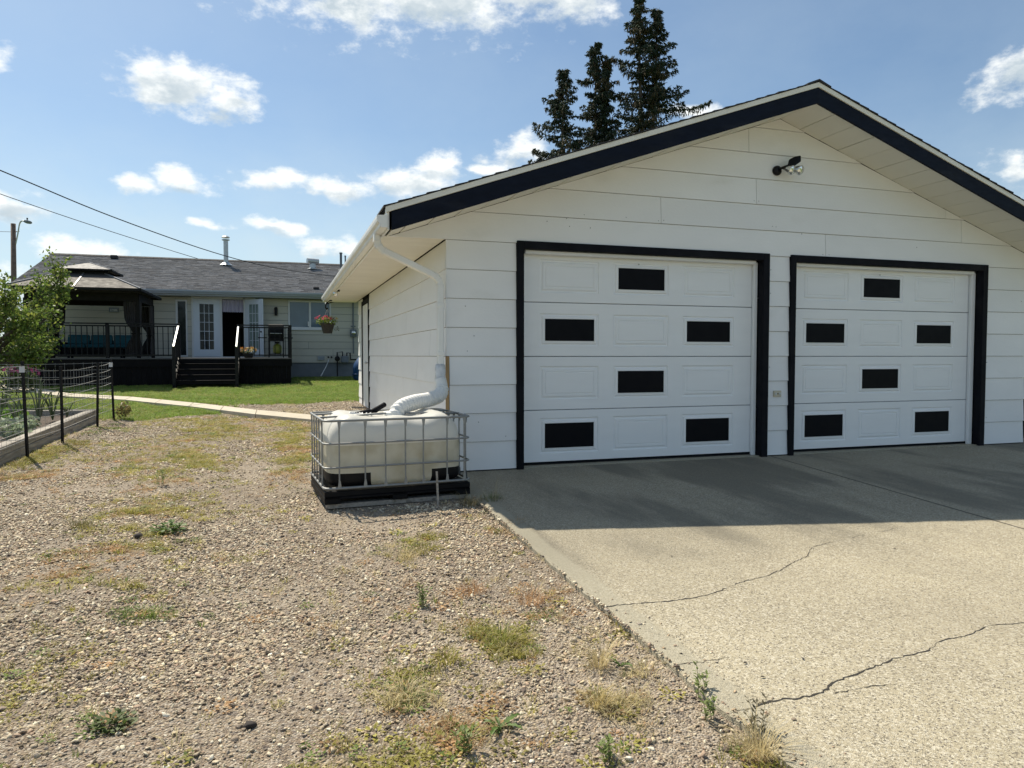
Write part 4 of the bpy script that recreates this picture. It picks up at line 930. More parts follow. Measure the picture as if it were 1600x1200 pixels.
    y = 31.1; g = G(); g.lathe([(.24, 0), (.24, .015), (.13, .05), (.12, .24), (.001, .24)], (1.27, y, zroof(y) - .02), 16); g.tube([(1.05, y - .1, zroof(y) + .32), (1.50, y + .05, zroof(y) + .32)], .115, 14); g.build('roof_vent', GALV, h)
    for x, hh, rr in ((2.42, .72, .05), (2.60, .60, .03)):
        y = 31.0; g = G(); g.lathe([(.16, 0), (.14, .02), (rr, .1), (rr, hh), (rr * 1.3, hh), (rr * 1.3, hh + .05), (.001, hh + .05)], (x, y, zroof(y) - .02), 12); g.build('vent_pipe', FOUND, h)
    g = G(); g.box(-6.35, -6.1, 31.5, 31.7, zroof(31.6), zroof(31.6) + .14); g.build('vent_box', SHING_DK, h, bevel=.02)
    g = G(); g.box(1.15, 1.36, 27.75, 27.95, zroof(27.8), zroof(27.8) + .1); g.build('vent_box', SHING_DK, h, bevel=.02)
    g = G(); g.box(1.29, 1.54, HY - .06, HY - .012, 1.32, 1.47)
    for k in range(4): g.box(1.31, 1.52, HY - .075, HY - .06, 1.335 + k * .034, 1.350 + k * .034)
    g.build('wall_vent', HFASC, h)
    for x in (1.68, 1.80): g = G(); g.lathe([(.03, 0), (.03, .05), (.001, .055)], (x, HY - .01, 1.44), 10, (0, -1, 0)); g.build('hose_bib', RAILM, h)
    g = G(); g.tube([(1.70, HY - .05, 1.36), (1.60, HY - .12, 1.1), (1.38, HY - .35, .72)], .018, 8); g.build('drain_pipe', HTRIM, h)
    t = thing('wall_lamp', (-.19, HY, 3.1), 'black cylinder wall lamp beside the kitchen window', 'lamp')
    g = G(); g.lathe([(.001, -.16), (.055, -.15), (.06, .1), (.045, .15), (.001, .16)], (-.19, HY - .09, 3.14), 14); g.build('shade', RAILM, t); g = G(); g.box(-.22, -.16, HY - .05, HY - .012, 3.05, 3.2); g.build('bracket', RAILM, t)
    t = thing('electric_meter', (2.62, HY, 2.3), 'electric meter with grey conduit on the house wall', 'meter')
    g = G(); g.box(2.50, 2.74, HY - .11, HY - .012, 2.22, 2.50); g.build('meter_box', FOUND, t, bevel=.01)
    g = G(); g.lathe([(.09, 0), (.09, .06), (.075, .10), (.001, .11)], (2.62, HY - .11, 2.37), 16, (0, -1, 0)); g.build('glass_dial', CHROME, t, smooth=True)
    g = G(); g.tube([(2.62, HY - .05, 2.5), (2.62, HY - .05, 3.62)], .03, 8).tube([(2.62, HY - .05, 2.22), (2.62, HY - .05, 1.58)], .022, 8); g.build('conduit', FOUND, t)
    g = G(); g.box(2.53, 2.71, HY - .05, HY - .012, 2.60, 2.64); g.build('clamp', FOUND, t)
    t = thing('gas_meter', (2.2, HY, 1.3), 'grey gas meter with bent pipes low on the house wall', 'meter')
    g = G(); g.box(2.14, 2.42, HY - .30, HY - .10, 1.22, 1.48); g.build('meter_body', FOUND, t, bevel=.03)
    g = G(); g.lathe([(.10, 0), (.10, .04), (.001, .05)], (2.0, HY - .18, 1.38), 14, (0, -1, 0)); g.build('regulator', RAILM, t)
    g = G(); g.tube([(2.0, HY - .18, .72), (2.0, HY - .18, 1.62), (2.20, HY - .18, 1.64), (2.20, HY - .18, 1.45)], .024, 8).tube([(2.36, HY - .18, 1.45), (2.36, HY - .18, 1.60), (2.48, HY - .16, 1.60), (2.50, HY - .1, 1.35), (2.72, HY - .03, 1.35)], .024, 8); g.build('pipe', RAILM, t)
    t = thing('wall_plaque', (-5.55, HY, 3.1), 'small dark plaque on the house wall under the gazebo', 'sign')
    g = G(); g.box(-5.71, -5.41, HY - .035, HY - .015, 3.01, 3.17); g.build('board', FOUND, t); g = G()
    for k, (a, b) in enumerate(((-5.67, -5.63), (-5.61, -5.56), (-5.55, -5.45))): g.box(a, b, HY - .038, HY - .0355, 3.06 + .01 * (k % 2), 3.11)
    g.box(-5.69, -5.43, HY - .038, HY - .0355, 3.14, 3.15).box(-5.69, -5.43, HY - .038, HY - .0355, 3.03, 3.04); g.build('raised_marks', HTRIM, t)
    t = thing('blue_barrel', (2.75, 25.6, .6), 'blue plastic rain barrel half hidden behind the garage corner', 'barrel')
    g = G(); g.lathe([(.36, 0), (.40, .12), (.41, .45), (.38, .60), (.15, .92), (.001, .94)], (2.78, 25.6, .60), 20); g.build('barrel_body', BLUEP, t, smooth=True)
    g = G(); g.lathe([(.415, .2), (.43, .22), (.43, .25), (.415, .27)], (2.78, 25.6, .60), 20); g.build('hoop', BLUEP, t)
build_house()

def build_deck():
    Y0, ZT = 24.0, 1.42; d = thing('deck', (-3.3, 26, .65), 'black raised deck with railing and stairs along the house', 'deck')
    XA, XB = -7.6, .31; SX = (-3.02, -1.30)
    me = None; n = 0; y = Y0 - .03
    g = G(); g.box(XA, XB, 0, .142, ZT - .03, ZT); me = g.mesh('deck_board', DECKTOP, worigin(d))
    while y < HY - .2: inst('deck_board', me, d, worigin(d) + Vector((0, y, 0))); y += .148
    g = G(); g.box(XA + .02, XB - .02, Y0, Y0 + .04, ZT - .27, ZT - .032).box(XB - .06, XB - .02, Y0 + .04, HY - .1, ZT - .27, ZT - .032).box(XA + .02, XA + .06, Y0 + .04, HY - .1, ZT - .27, ZT - .032); g.build('rim_joist', DECKBLK, d)
    # vertical skirt boards
    g = G(); g.box(0, .135, 0, .02, 0, .62); sm = g.mesh('skirt_board', DECKBLK)
    x = XA + .04
    while x < XB - .17:
        if not (SX[0] - .1 < x < SX[1]): inst('skirt_board', sm, d, (x, Y0 + .045, .54))
        x += .14
    y = Y0 + .1
    while y < HY - .2: inst('skirt_board', sm, d, (XB - .08, y, .54), rot=(0, 0, R(90))); y += .14
    # stairs: 4 treads down to the grass
    for k in range(5):
        yk = Y0 - .02 - .25 * k; z = ZT - .165 * (k + 1) 
        if k < 4:
            g = G(); g.box(SX[0] + .03, SX[1] - .03, yk - .29, yk, z - .035, z); g.build('tread', DECKBLK, d, bevel=.004)
        g = G(); g.box(SX[0] + .03, SX[1] - .03, yk - .02, yk, z + .002 if k < 4 else z + .05, z + .128); g.build('riser', DECKBLK, d)
    for x in SX:
        g = G(); g.prism([(Y0, ZT - .05), (Y0 - 1.12, .62), (Y0 - 1.12, .52), (Y0 - .8, .52), (Y0, .98)], 'x', x - .025, x + .025); g.build('stringer', DECKBLK, d)
    # railing
    ZR = 2.46
    def post(x, y, z0=ZT - .25, z1=ZR + .02, w=.09):
        g = G(); g.box(x - w/2, x + w/2, y - w/2, y + w/2, z0, z1); g.build('post', RAILM, d, bevel=.004)
    bal = G(); bal.box(-.011, .011, -.011, .011, 0, ZR - ZT - .13); bm = bal.mesh('baluster', RAILM)
    def run(a, b, mid=()):
        a = Vector(a); b = Vector(b); dr = (b - a).normalized()
        for z, w, h in ((ZR, .09, .035), (ZR - .07, .04, .04), (ZT + .09, .04, .04)):
            g = G(); g.bar((a.x, a.y, z), (b.x, b.y, z), w, h); g.build('rail', RAILM, d)
        L_ = (b - a).length; n = int(L_ / .145)
        for i in range(1, n): p = a + dr * (L_ * i / n); inst('baluster', bm, d, (p.x, p.y, ZT + .06))
    yp = Y0 + .05
    run((XA + .05, yp), (SX[0], yp)); run((SX[1], yp), (XB - .05, yp)); run((XB - .05, yp), (XB - .05, HY - .3)); run((XA + .05, yp), (XA + .05, HY - .3))
    for x in (XA + .05, -4.97, SX[0], SX[1], XB - .05): post(x, yp)
    post(XB - .05, HY - .3); post(XA + .05, HY - .3)
    for x in SX:
        post(x, Y0 - 1.05, .5, 1.76)
        g = G(); g.bar((x, yp - .02, ZR - .03), (x, Y0 - 1.12, 1.76), .045, .03); g.build('stair_rail', GALV, d, label='sloping stair rail, sunlight put in as pale metal')  # pale metal instead of black paints in the sun glint
        g = G(); g.bar((x, yp - .02, ZT + .12), (x, Y0 - 1.05, .78), .04, .04); g.build('stair_rail', RAILM, d)
        for k in range(1, 7): 
            q = k / 7; inst('baluster', bm, d, (x, yp - 1.1 * q, ZT + .1 - .66 * q), scale=(1, 1, .92))
build_deck()

def build_gazebo():
    t = thing('gazebo', (-5.7, 25.5, 1.42), 'hardtop gazebo with bronze panels, vented cupola and tied drapes on the deck', 'gazebo')
    xa, xb, ya, yb, ze = -7.42, -3.95, 23.42, 27.2, 3.47; cx, cy = -5.69, 25.3; zo = 4.0; hx, hy = .56, .62
    inner = [(cx - hx, cy - hy), (cx + hx, cy - hy), (cx + hx, cy + hy), (cx - hx, cy + hy)]; outer = [(xa, ya), (xb, ya), (xb, yb), (xa, yb)]
    def L3(p, q, t_): return Vector(p).lerp(Vector(q), t_)
    for i in range(4):
        o0, o1 = Vector((*outer[i], ze)), Vector((*outer[(i + 1) % 4], ze)); i0, i1 = Vector((*inner[i], zo)), Vector((*inner[(i + 1) % 4], zo))
        for k in range(2):
            a0, a1 = o0.lerp(o1, k / 2), o0.lerp(o1, (k + 1) / 2); b0, b1 = i0.lerp(i1, k / 2), i0.lerp(i1, (k + 1) / 2)
            for j in range(2):
                u0, u1 = j / 2 + .004, (j + 1) / 2 - .004; st = Vector((0, 0, .012 * (1 - j)))
                q = [a0.lerp(b0, u0), a1.lerp(b1, u0), a1.lerp(b1, u1), a0.lerp(b0, u1)]
                g = G(); g.add(q + [p - Vector((0, 0, .012)) for p in q], [(0, 1, 2, 3), (7, 6, 5, 4), (0, 4, 5, 1), (1, 5, 6, 2), (2, 6, 7, 3), (3, 7, 4, 0)]); g.build('roof_panel', GAZPANEL, t)
        g = G(); g.bar(o0 + Vector((0, 0, .012)), i0 + Vector((0, 0, .012)), .05, .03); g.build('hip_rib', GAZRIB, t)
        m0, m1 = o0.lerp(o1, .5), i0.lerp(i1, .5)
        g = G(); g.bar(m0 + Vector((0, 0, .01)), m1 + Vector((0, 0, .01)), .04, .025); g.build('roof_rib', GAZRIB, t)
        g = G(); g.bar(o0 - Vector((0, 0, .03)), o1 - Vector((0, 0, .03)), .05, .07); g.build('eave_rail', GAZFRAME, t)
        g = G(); g.bar(i0 + Vector((0, 0, .05)), i1 + Vector((0, 0, .05)), .03, .12); g.build('cupola_band', GAZFRAME, t)
    # cupola roof
    c2 = [(cx - .78, cy - .82), (cx + .78, cy - .82), (cx + .78, cy + .82), (cx - .78, cy + .82)]; zt = 4.12; ap = Vector((cx, cy, 4.40))
    for i in range(4):
        a, b = Vector((*c2[i], zt)), Vector((*c2[(i + 1) % 4], zt))
        g = G(); g.add([a, b, ap, a - Vector((0, 0, .02)), b - Vector((0, 0, .02)), ap - Vector((0, 0, .02))], [(0, 1, 2), (5, 4, 3), (0, 3, 4, 1)]); g.build('cupola_panel', CUPM, t)
        g = G(); g.bar(a, ap, .035, .03); g.build('cupola_rib', GAZRIB, t)
        g = G(); g.bar(a - Vector((0, 0, .03)), b - Vector((0, 0, .03)), .04, .05); g.build('cupola_eave', GAZFRAME, t)
    # frame
    px0, px1, py0, py1 = -6.22 - .95, -4.18, 24.35, 26.9
    px0 = -7.15
    for (a, b) in (((px0, py0), (px1, py0)), ((px1, py0), (px1, py1)), ((px1, py1), (px0, py1)), ((px0, py1), (px0, py0))):
        g = G(); g.bar((*a, 3.28), (*b, 3.28), .07, .24); g.build('beam', GAZFRAME, t)
    posts = [(px0, py0), (px1, py0), (px1, py1), (px0, py1)]
    for i, (x, y) in enumerate(posts):
        g = G(); g.box(x - .05, x + .05, y - .05, y + .05, 1.422, 3.2); g.build('post', GAZFRAME, t, bevel=.005)
        sx = 1 if x < cx else -1; sy = 1 if y < cy else -1
        for along in (0, 1):
            # gathered drape: wide at the rail, tied at two fifths, loose below
            vs = []; nr_, nc = 22, 26; x0 = x + sx * (.06 if along == 0 else 0); y0 = y + sy * (.06 if along else 0)
            for r_ in range(nr_ + 1):
                u = r_ / nr_; z = 3.15 - 1.68 * u; tie = math.exp(-((u - .58) / .16) ** 2); w = (.34 - .06 * u) * (1 - .66 * tie)
                for c_ in range(nc + 1):
                    v = c_ / nc; a = w * v; dd = .035 * math.sin(v * 36) * (1 - .4 * tie) + .01 * math.sin(v * 9 + u * 5)
                    vs.append((x0 + sx * a, y0 + dd - sy * .0, z) if along == 0 else (x0 + dd, y0 + sy * a, z))
            g = G(); g.add(vs, [(r_*(nc+1)+c_, r_*(nc+1)+c_+1, (r_+1)*(nc+1)+c_+1, (r_+1)*(nc+1)+c_) for r_ in range(nr_) for c_ in range(nc)]); g.build('drape', DRAPE, t, smooth=True)
            g = G(); 
            if along == 0: g.box(min(x0, x0 + sx*.14), max(x0, x0 + sx*.14), y0 - .045, y0 + .045, 2.15, 2.19)
            else: g.box(x0 - .045, x0 + .045, min(y0, y0 + sy*.14), max(y0, y0 + sy*.14), 2.15, 2.19)
            g.build('tie_back', GAZFRAME, t)
    return t
build_gazebo()

def build_patio():
    t = thing('patio_sofa', (-5.6, 26.2, 1.42), 'dark wicker patio sofa with teal cushions under the gazebo', 'sofa')
    g = G(); g.box(-6.62, -4.62, 25.75, 26.5, 1.50, 1.74); g.build('seat_base', WICKER, t, bevel=.02)
    g = G(); g.box(-6.62, -4.62, 26.5, 26.62, 1.46, 2.0); g.build('backrest', WICKER, t, bevel=.02)
    for x in (-6.74, -4.62):
        g = G(); g.box(x, x + .12, 25.72, 26.62, 1.46, 1.93); g.build('arm', WICKER, t, bevel=.02)
    for k in range(3):
        x = -6.60 + k * .66
        g = G(); g.box(x, x + .645, 25.74, 26.36, 1.745, 1.86); g.build('seat_cushion', TEAL, t, bevel=.03)
        g = G(); g.add([], []); g.prism([(26.30, 1.87), (26.42, 1.87), (26.50, 2.16), (26.38, 2.18)], 'x', x + .01, x + .635); g.build('back_cushion', TEAL, t, bevel=.025)
    t = thing('coffee_table', (-5.5, 25.1, 1.42), 'low dark patio table standing before the teal sofa', 'table')
    g = G(); g.box(-6.3, -4.7, 24.85, 25.4, 1.70, 1.745); g.build('table_top', WICKER, t, bevel=.01)
    for x in (-6.25, -4.80):
        for y in (24.9, 25.3):
            g = G(); g.box(x, x + .06, y, y + .06, 1.422, 1.70); g.build('leg', WICKER, t)
    g = G(); g.box(-6.2, -4.75, 24.98, 25.28, 1.50, 1.53); g.build('shelf', WICKER, t)
    t = thing('bar_cabinet', (-7.0, 24.8, 1.42), 'tall dark patio cabinet with overhanging top at the left deck end', 'cabinet')
    g = G(); g.box(-7.30, -6.83, 24.45, 24.85, 1.47, 2.36); g.build('body', WICKER, t, bevel=.01)
    g = G(); g.box(-7.42, -6.62, 24.38, 24.92, 2.365, 2.405); g.build('top', WICKER, t, bevel=.006)
    for x in (-6.70, ):
        for y in (24.42, 24.84): g = G(); g.box(x, x + .05, y, y + .05, 1.422, 2.364); g.build('leg', WICKER, t)
    g = G(); g.box(-7.06, -7.0, 24.435, 24.448, 1.7, 1.78); g.build('tag', HTRIM, t)
    t = thing('barbecue', (-.17, 24.8, 1.42), 'black barbecue with closed lid behind the right deck railing', 'barbecue')
    g = G(); g.prism([(24.55, 2.10), (25.05, 2.10), (25.05, 2.36), (24.98, 2.47), (24.80, 2.53), (24.62, 2.47), (24.55, 2.34)], 'x', -.42, .07); g.build('lid', WICKER, t, bevel=.015)
    g = G(); g.box(-.42, .07, 24.56, 25.04, 1.98, 2.095); g.build('firebox', WICKER, t, bevel=.01)
    for x in (-.74, .075): g = G(); g.box(x, x + .28, 24.62, 24.98, 2.07, 2.095); g.build('side_shelf', WICKER, t)
    for x in (-.42, .03):
        for y in (24.58, 24.98): g = G(); g.box(x, x + .035, y, y + .035, 1.46, 1.98); g.build('leg', RAILM, t)
        g = G(); g.lathe([(.05, -.015), (.05, .015)], (x + .015, 24.6, 1.475), 12, (1, 0, 0)); g.build('wheel', RAILM, t)
    g = G(); g.box(-.42, .07, 24.6, 25.0, 1.54, 1.56); g.build('bottom_shelf', RAILM, t)
    g = G(); g.tube([(-.36, 24.53, 2.22), (.01, 24.53, 2.22)], .014, 8); g.build('lid_handle', GALV, t)
    t = thing('gas_bottle', (-.16, 24.8, 1.56), 'yellow green gas bottle on the shelf under the barbecue', 'gas bottle')
    g = G(); g.lathe([(.09, 0), (.13, .03), (.135, .10), (.135, .23), (.10, .29), (.03, .32), (.03, .35), (.001, .35)], (-.14, 24.8, 1.562), 18); g.build('bottle_body', mat('pale_yellow_paint', (.22, .24, .03), .5, .1), t, smooth=True)
    g = G(); g.lathe([(.07, .33), (.07, .40), (.06, .40)], (-.14, 24.8, 1.562), 12); g.build('collar', RAILM, t)
    t = thing('flower_pot', (-1.0, 24.3, 1.42), 'low pot of orange and cream flowers beside the stair railing', 'flower pot')
    g = G(); g.lathe([(.12, 0), (.16, .13), (.17, .15), (.15, .15), (.001, .14)], (-1.02, 24.32, 1.422), 16); g.build('pot', TERRA, t)
    foliage_ball('foliage', t, (-1.02, 24.32, 1.64), (.25, .2, .10), 160, .06, (.08, .11, .03))
    flowers('flower', t, (-1.02, 24.30, 1.66), (.26, .2, .12), 22, .06, [(.65, .38, .12), (.7, .6, .4), (.5, .2, .05)])
build_patio()

# ------------------------------------------------------------------ kitchen garden with its timbers and wire fence
def build_garden():
    t = thing('raised_bed', (-4.6, 11, .25), 'raised vegetable bed edged with weathered grey timbers', 'raised bed')
    def beam(a, b, z0, w=.14, h=.105):
        g = G(); k = 8; a = Vector(a); b = Vector(b); d = b - a; r = Vector((d.y, -d.x, 0)).normalized() * w / 2; vs = []
        for i in range(k + 1):
            p = a + d * (i / k); zz = float(plane_z(p.y)) + z0 + .006 * mn.noise(Vector((p.x, p.y, z0 * 9))); j = .005 * mn.noise(Vector((p.y * 2, p.x, 1)))
            vs += [(p.x - r.x + j, p.y - r.y, zz), (p.x + r.x + j, p.y + r.y, zz), (p.x + r.x + j, p.y + r.y, zz + h), (p.x - r.x + j, p.y - r.y, zz + h)]
        fs = [(i*4 + j, i*4 + (j+1) % 4, i*4 + 4 + (j+1) % 4, i*4 + 4 + j) for i in range(k) for j in range(4)] + [(3, 2, 1, 0), (k*4, k*4+1, k*4+2, k*4+3)]
        g.add(vs, fs); g.build('timber', GREYWOOD, t, bevel=.006)
    for z0, sh in ((-.04, 0), (.07, .008)):
        ys = [5.6, 8.0, 10.45, 12.8, 14.24] if z0 < 0 else [5.6, 9.2, 11.9, 14.24]
        for a, b in zip(ys, ys[1:]): beam((-3.23 - sh, a + .003, 0), (-3.23 - sh, b - .003, 0), z0)
        for a, b in zip([-3.16, -5.4, -7.6], [-5.4, -7.6, -9.2]): beam((a - .01, 14.32 + (a + 3.16) * -.08, 0), (b + .01, 14.32 + (b + 3.16) * -.08, 0), z0)
    g = G(); nx, ny = 40, 60; vs = []
    for j in range(ny + 1):
        for i in range(nx + 1):
            x = -3.31 - 5.6 * i / nx; y = 5.7 + 8.52 * j / ny; vs.append((x, y, float(plane_z(y)) + .09 + .05 * mn.noise(Vector((x * 2, y * 2, 0))) + .02 * mn.noise(Vector((x * 9, y * 9, 0)))))
    g.add(vs, [(j*(nx+1)+i, (j+1)*(nx+1)+i, (j+1)*(nx+1)+i+1, j*(nx+1)+i+1) for j in range(ny) for i in range(nx)]); g.build('soil', SOIL, t, smooth=True)
    # wire fence round it
    f = thing('wire_fence', (-3.0, 11, .25), 'low black post and wire mesh fence round the vegetable bed', 'fence')
    P = [(-3.06, 5.2, 1.22), (-3.06, 7.9, 1.20), (-3.06, 10.35, 1.13), (-2.97, 11.5, 1.02), (-2.97, 13.5, 1.0), (-2.93, 14.55, 1.03), (-5.2, 14.8, 1.0), (-7.4, 15.0, 1.0)]
    def zt(p): return float(plane_z(p[1])) + p[2]
    for i, p in enumerate(P):
        ln = .03 * math.sin(i * 2.1); z = float(plane_z(p[1]))
        g = G(); g.tube([(p[0], p[1], z - .1), (p[0] + ln, p[1] + ln * .5, z + p[2] + .04)], .022, 6); g.build('post', RAILM, f)
        if i in (2, 5): g = G(); g.box(p[0] + ln - .03, p[0] + ln + .03, p[1] - .035, p[1] - .03, z + p[2] - .10, z + p[2] - .02); g.build('insulator', HTRIM, f)
    wires = G()
    def run(a, b, levels, sag=.02, rad=.0042):
        for lv in levels:
            pts = []
            for k in range(7):
                u = k / 6; x = a[0] + (b[0]-a[0])*u; y = a[1] + (b[1]-a[1])*u; h_ = a[2] + (b[2]-a[2])*u; pts.append((x - .026, y, float(plane_z(y)) + h_ * lv - sag * math.sin(math.pi * u) * lv))
            g = G(); g.tube(pts, rad, 4); g.build('wire', GALVD, f)
        n = int(math.dist(a[:2], b[:2]) / .15)
        for k in range(1, n):
            u = k / n; x = a[0] + (b[0]-a[0])*u; y = a[1] + (b[1]-a[1])*u; h_ = a[2] + (b[2]-a[2])*u; z = float(plane_z(y)); wires.tube([(x - .03, y, z + .12), (x - .03, y, z + h_ - sag * math.sin(math.pi * u))], .0016, 3, cap=False)
    lv = [.98, .86, .74, .62, .50, .38, .26, .16]
    for a, b in zip(P, P[1:]): run(a, b, lv)
    # cross run on the near side of the plants
    Q = [P[2], (-5.3, 10.3, 1.12), (-7.5, 10.3, 1.12)]
    for p in Q[1:]: g = G(); z = float(plane_z(p[1])); g.tube([(p[0], p[1], z), (p[0], p[1], z + p[2])], .02, 6); g.build('post', RAILM, f)
    for a, b in zip(Q, Q[1:]): run(a, b, lv, .01)
    wires.build('mesh_wires', GALVD, f, kind='stuff')
    # plants
    def onion(x, y, hgt, label, cat='vegetable plant', n=9, group=None):
        z = float(plane_z(y)) + .1; g = G()
        for k in range(n):
            a = rnd.uniform(0, 6.28); lean = rnd.uniform(.1, .45); hh = hgt * rnd.uniform(.6, 1); bend = rnd.uniform(.0, .5)
            pts = [(x, y, z), (x + math.cos(a)*lean*hh*.35, y + math.sin(a)*lean*hh*.35, z + hh*.5), (x + math.cos(a)*lean*hh*.8, y + math.sin(a)*lean*hh*.8, z + hh*(.9 - bend*.2)), (x + math.cos(a)*hh*(lean + bend*.5), y + math.sin(a)*hh*(lean + bend*.5), z + hh*(1 - bend*.6))]
            g.tube(pts, [.012, .011, .009, .003], 4)
        me = g.mesh('leaves', PLANT, (x, y, z)); paint(me, rnd.choice([(.10, .14, .06), (.13, .18, .07), (.18, .21, .12)])); o = addobj('onion_plant', me, None, (x, y, z)); tag(o, label, cat, group)
    sp = [(-3.72, 13.15, .78), (-3.62, 13.5, .6), (-3.98, 13.3, .55), (-4.25, 13.2, .62), (-4.15, 12.7, .66), (-3.85, 12.6, .5), (-4.45, 13.8, .7), (-4.6, 10.9, .5), (-3.5, 13.85, .35)]
    for i, (x, y, hh) in enumerate(sp):
        lb = ['tallest garlic plant with curling stalk in the raised bed', 'bushy garlic plant just behind the tallest one in the bed', 'garlic plant left of the bushy one in the bed', 'onion plant beside the dark leafy vegetable in the bed', 'onion plant in the middle of the bed behind the pale low plants', 'short onion plant nearest the bright green vegetable patch', 'leftmost tall onion plant at the far side of the bed', 'short onion plant close to the near wire run', 'smallest onion plant near the far timber corner'][i]
        onion(x, y, hh, lb, n=[10, 9, 8, 9, 8, 7, 8, 7, 6][i], group='garlic and onion plants in the raised bed')
    def bush(nm, c, r, n, sz, col, label, cat='plant', grp=None):
        t = thing(nm, (c[0], c[1], float(plane_z(c[1])) + .08), label, cat, grp); foliage_ball('foliage', t, c, r, n, sz, col)
        g = G(); g.tube([(c[0], c[1], float(plane_z(c[1])) + .05), (c[0] + .02, c[1], c[2])], [.012, .006], 5); g.build('stem', BARK, t); return t
    for i, (x, y) in enumerate([(-3.52, 11.7), (-3.78, 11.9), (-3.45, 11.2), (-4.05, 12.2), (-3.62, 12.2)]):
        lb5 = ['low pale leafed plant touching the near timber behind the fence post', 'low pale leafed plant second from the near timber', 'low pale leafed plant closest to the camera along the timber', 'low pale leafed plant farthest from the near timber', 'low pale leafed plant at the left picture edge in the bed'][i]; bush('strawberry_plant', (x, y, float(plane_z(y)) + .2), (.19, .19, .11), 170, .09, (.30, .36, .24), lb5, grp='low plants along the near timber')
    bush('green_vegetable', (-4.15, 13.0, float(plane_z(13)) + .22), (.35, .5, .13), 380, .09, (.16, .28, .04), 'spreading bright green vegetable patch among the onion plants')
    bush('green_vegetable', (-5.1, 12.4, float(plane_z(12.4)) + .25), (.6, .7, .2), 420, .10, (.08, .14, .03), 'dark leafy vegetable beyond the near wire run')
    b = bush('flowering_bush', (-6.05, 19.8, .90), (.5, .45, .36), 1100, .07, (.03, .05, .015), 'dark rounded bush covered in magenta pink flowers by the path', 'bush')
    flowers('pink_flower', b, (-6.0, 19.6, 1.05), (.48, .38, .28), 70, .045, [(.28, .02, .14), (.35, .04, .18), (.2, .015, .12)])
    b = bush('dried_weed', (-2.8, 14.7, .50), (.14, .14, .16), 130, .07, (.22, .19, .07), 'tall yellowing weed by the fence corner post', 'weed')
GALVD = mat('fence_wire', (.28, .28, .28), .5, .1, metal=.4)
build_garden()

# ------------------------------------------------------------------ trees
def limb(g, pts, r0, r1, n=7):
    k = len(pts); g.tube(pts, [r0 + (r1 - r0) * i / (k - 1) for i in range(k)], n)
def build_apple():
    t = thing('apple_tree', (-5.35, 17, .4), 'leafy green fruit tree beside the vegetable bed', 'tree'); r = random.Random(12)
    g = G(); base = Vector((-5.66, 17.0, .45)); limb(g, [base, base + Vector((.05, 0, .6)), base + Vector((-.02, 0, 1.1))], .075, .055, 9); C = []
    cr = []
    for k in range(24):
        a = k * 2.4 + r.random(); el = r.uniform(.1, 1.2); L_ = r.uniform(1.15, 1.95) + .25 * (el > .8); st = base + Vector((0, 0, r.uniform(.7, 1.15))); d = Vector((math.cos(a) * math.cos(el), math.sin(a) * math.cos(el), math.sin(el)))
        pts = [st + d * L_ * u + Vector((0, 0, -.25 * u * u * L_ * (1 if el < .7 else 0))) + Vector((r.uniform(-.05, .05), r.uniform(-.05, .05), 0)) for u in (0, .3, .6, .85, 1)]
        limb(g, pts, .042, .010, 6); cr.append(pts)
        for j in range(6):
            u = r.uniform(.3, 1); p = pts[min(3, int(u * 4))].lerp(pts[min(4, int(u * 4) + 1)], .5); dd = (d + Vector((r.uniform(-1, 1), r.uniform(-1, 1), r.uniform(-.4, .7)))).normalized(); q = p + dd * r.uniform(.35, .7); mid = (p + q) / 2 + Vector((0, 0, .05)); limb(g, [p, mid, q], .012, .004, 5); cr.append([p, mid, q])
    g.build('trunk', BARK, t)
    cc = []
    for pts in cr:
        for j in range(26 if len(pts) == 5 else 15):
            u = r.uniform(.35 if len(pts) == 5 else .2, 1.08) * (len(pts) - 1); i = min(len(pts) - 2, int(u)); p = pts[i].lerp(pts[i + 1], min(1.1, u - i)); cc.append(p)
    C = np.array([list(p) for p in cc]); C = np.repeat(C, 5, 0) + rng.normal(size=(len(C) * 5, 3)) * .085
    n = len(C); tint = np.array([.115, .175, .035]) * (.55 + 1.0 * rng.random((n, 1))); ye = rng.random(n) < .28; tint[ye] = np.array([.24, .28, .06]) * (.7 + .5 * rng.random((ye.sum(), 1)))
    v, f, tt = leafquads(C, .075 * (.7 + .6 * rng.random(n)), tints=tint, up=-.1, asp=.6); addobj('crown', npmesh('crown', v - np.array(worigin(t)), f, LEAF, tt), t)
build_apple()

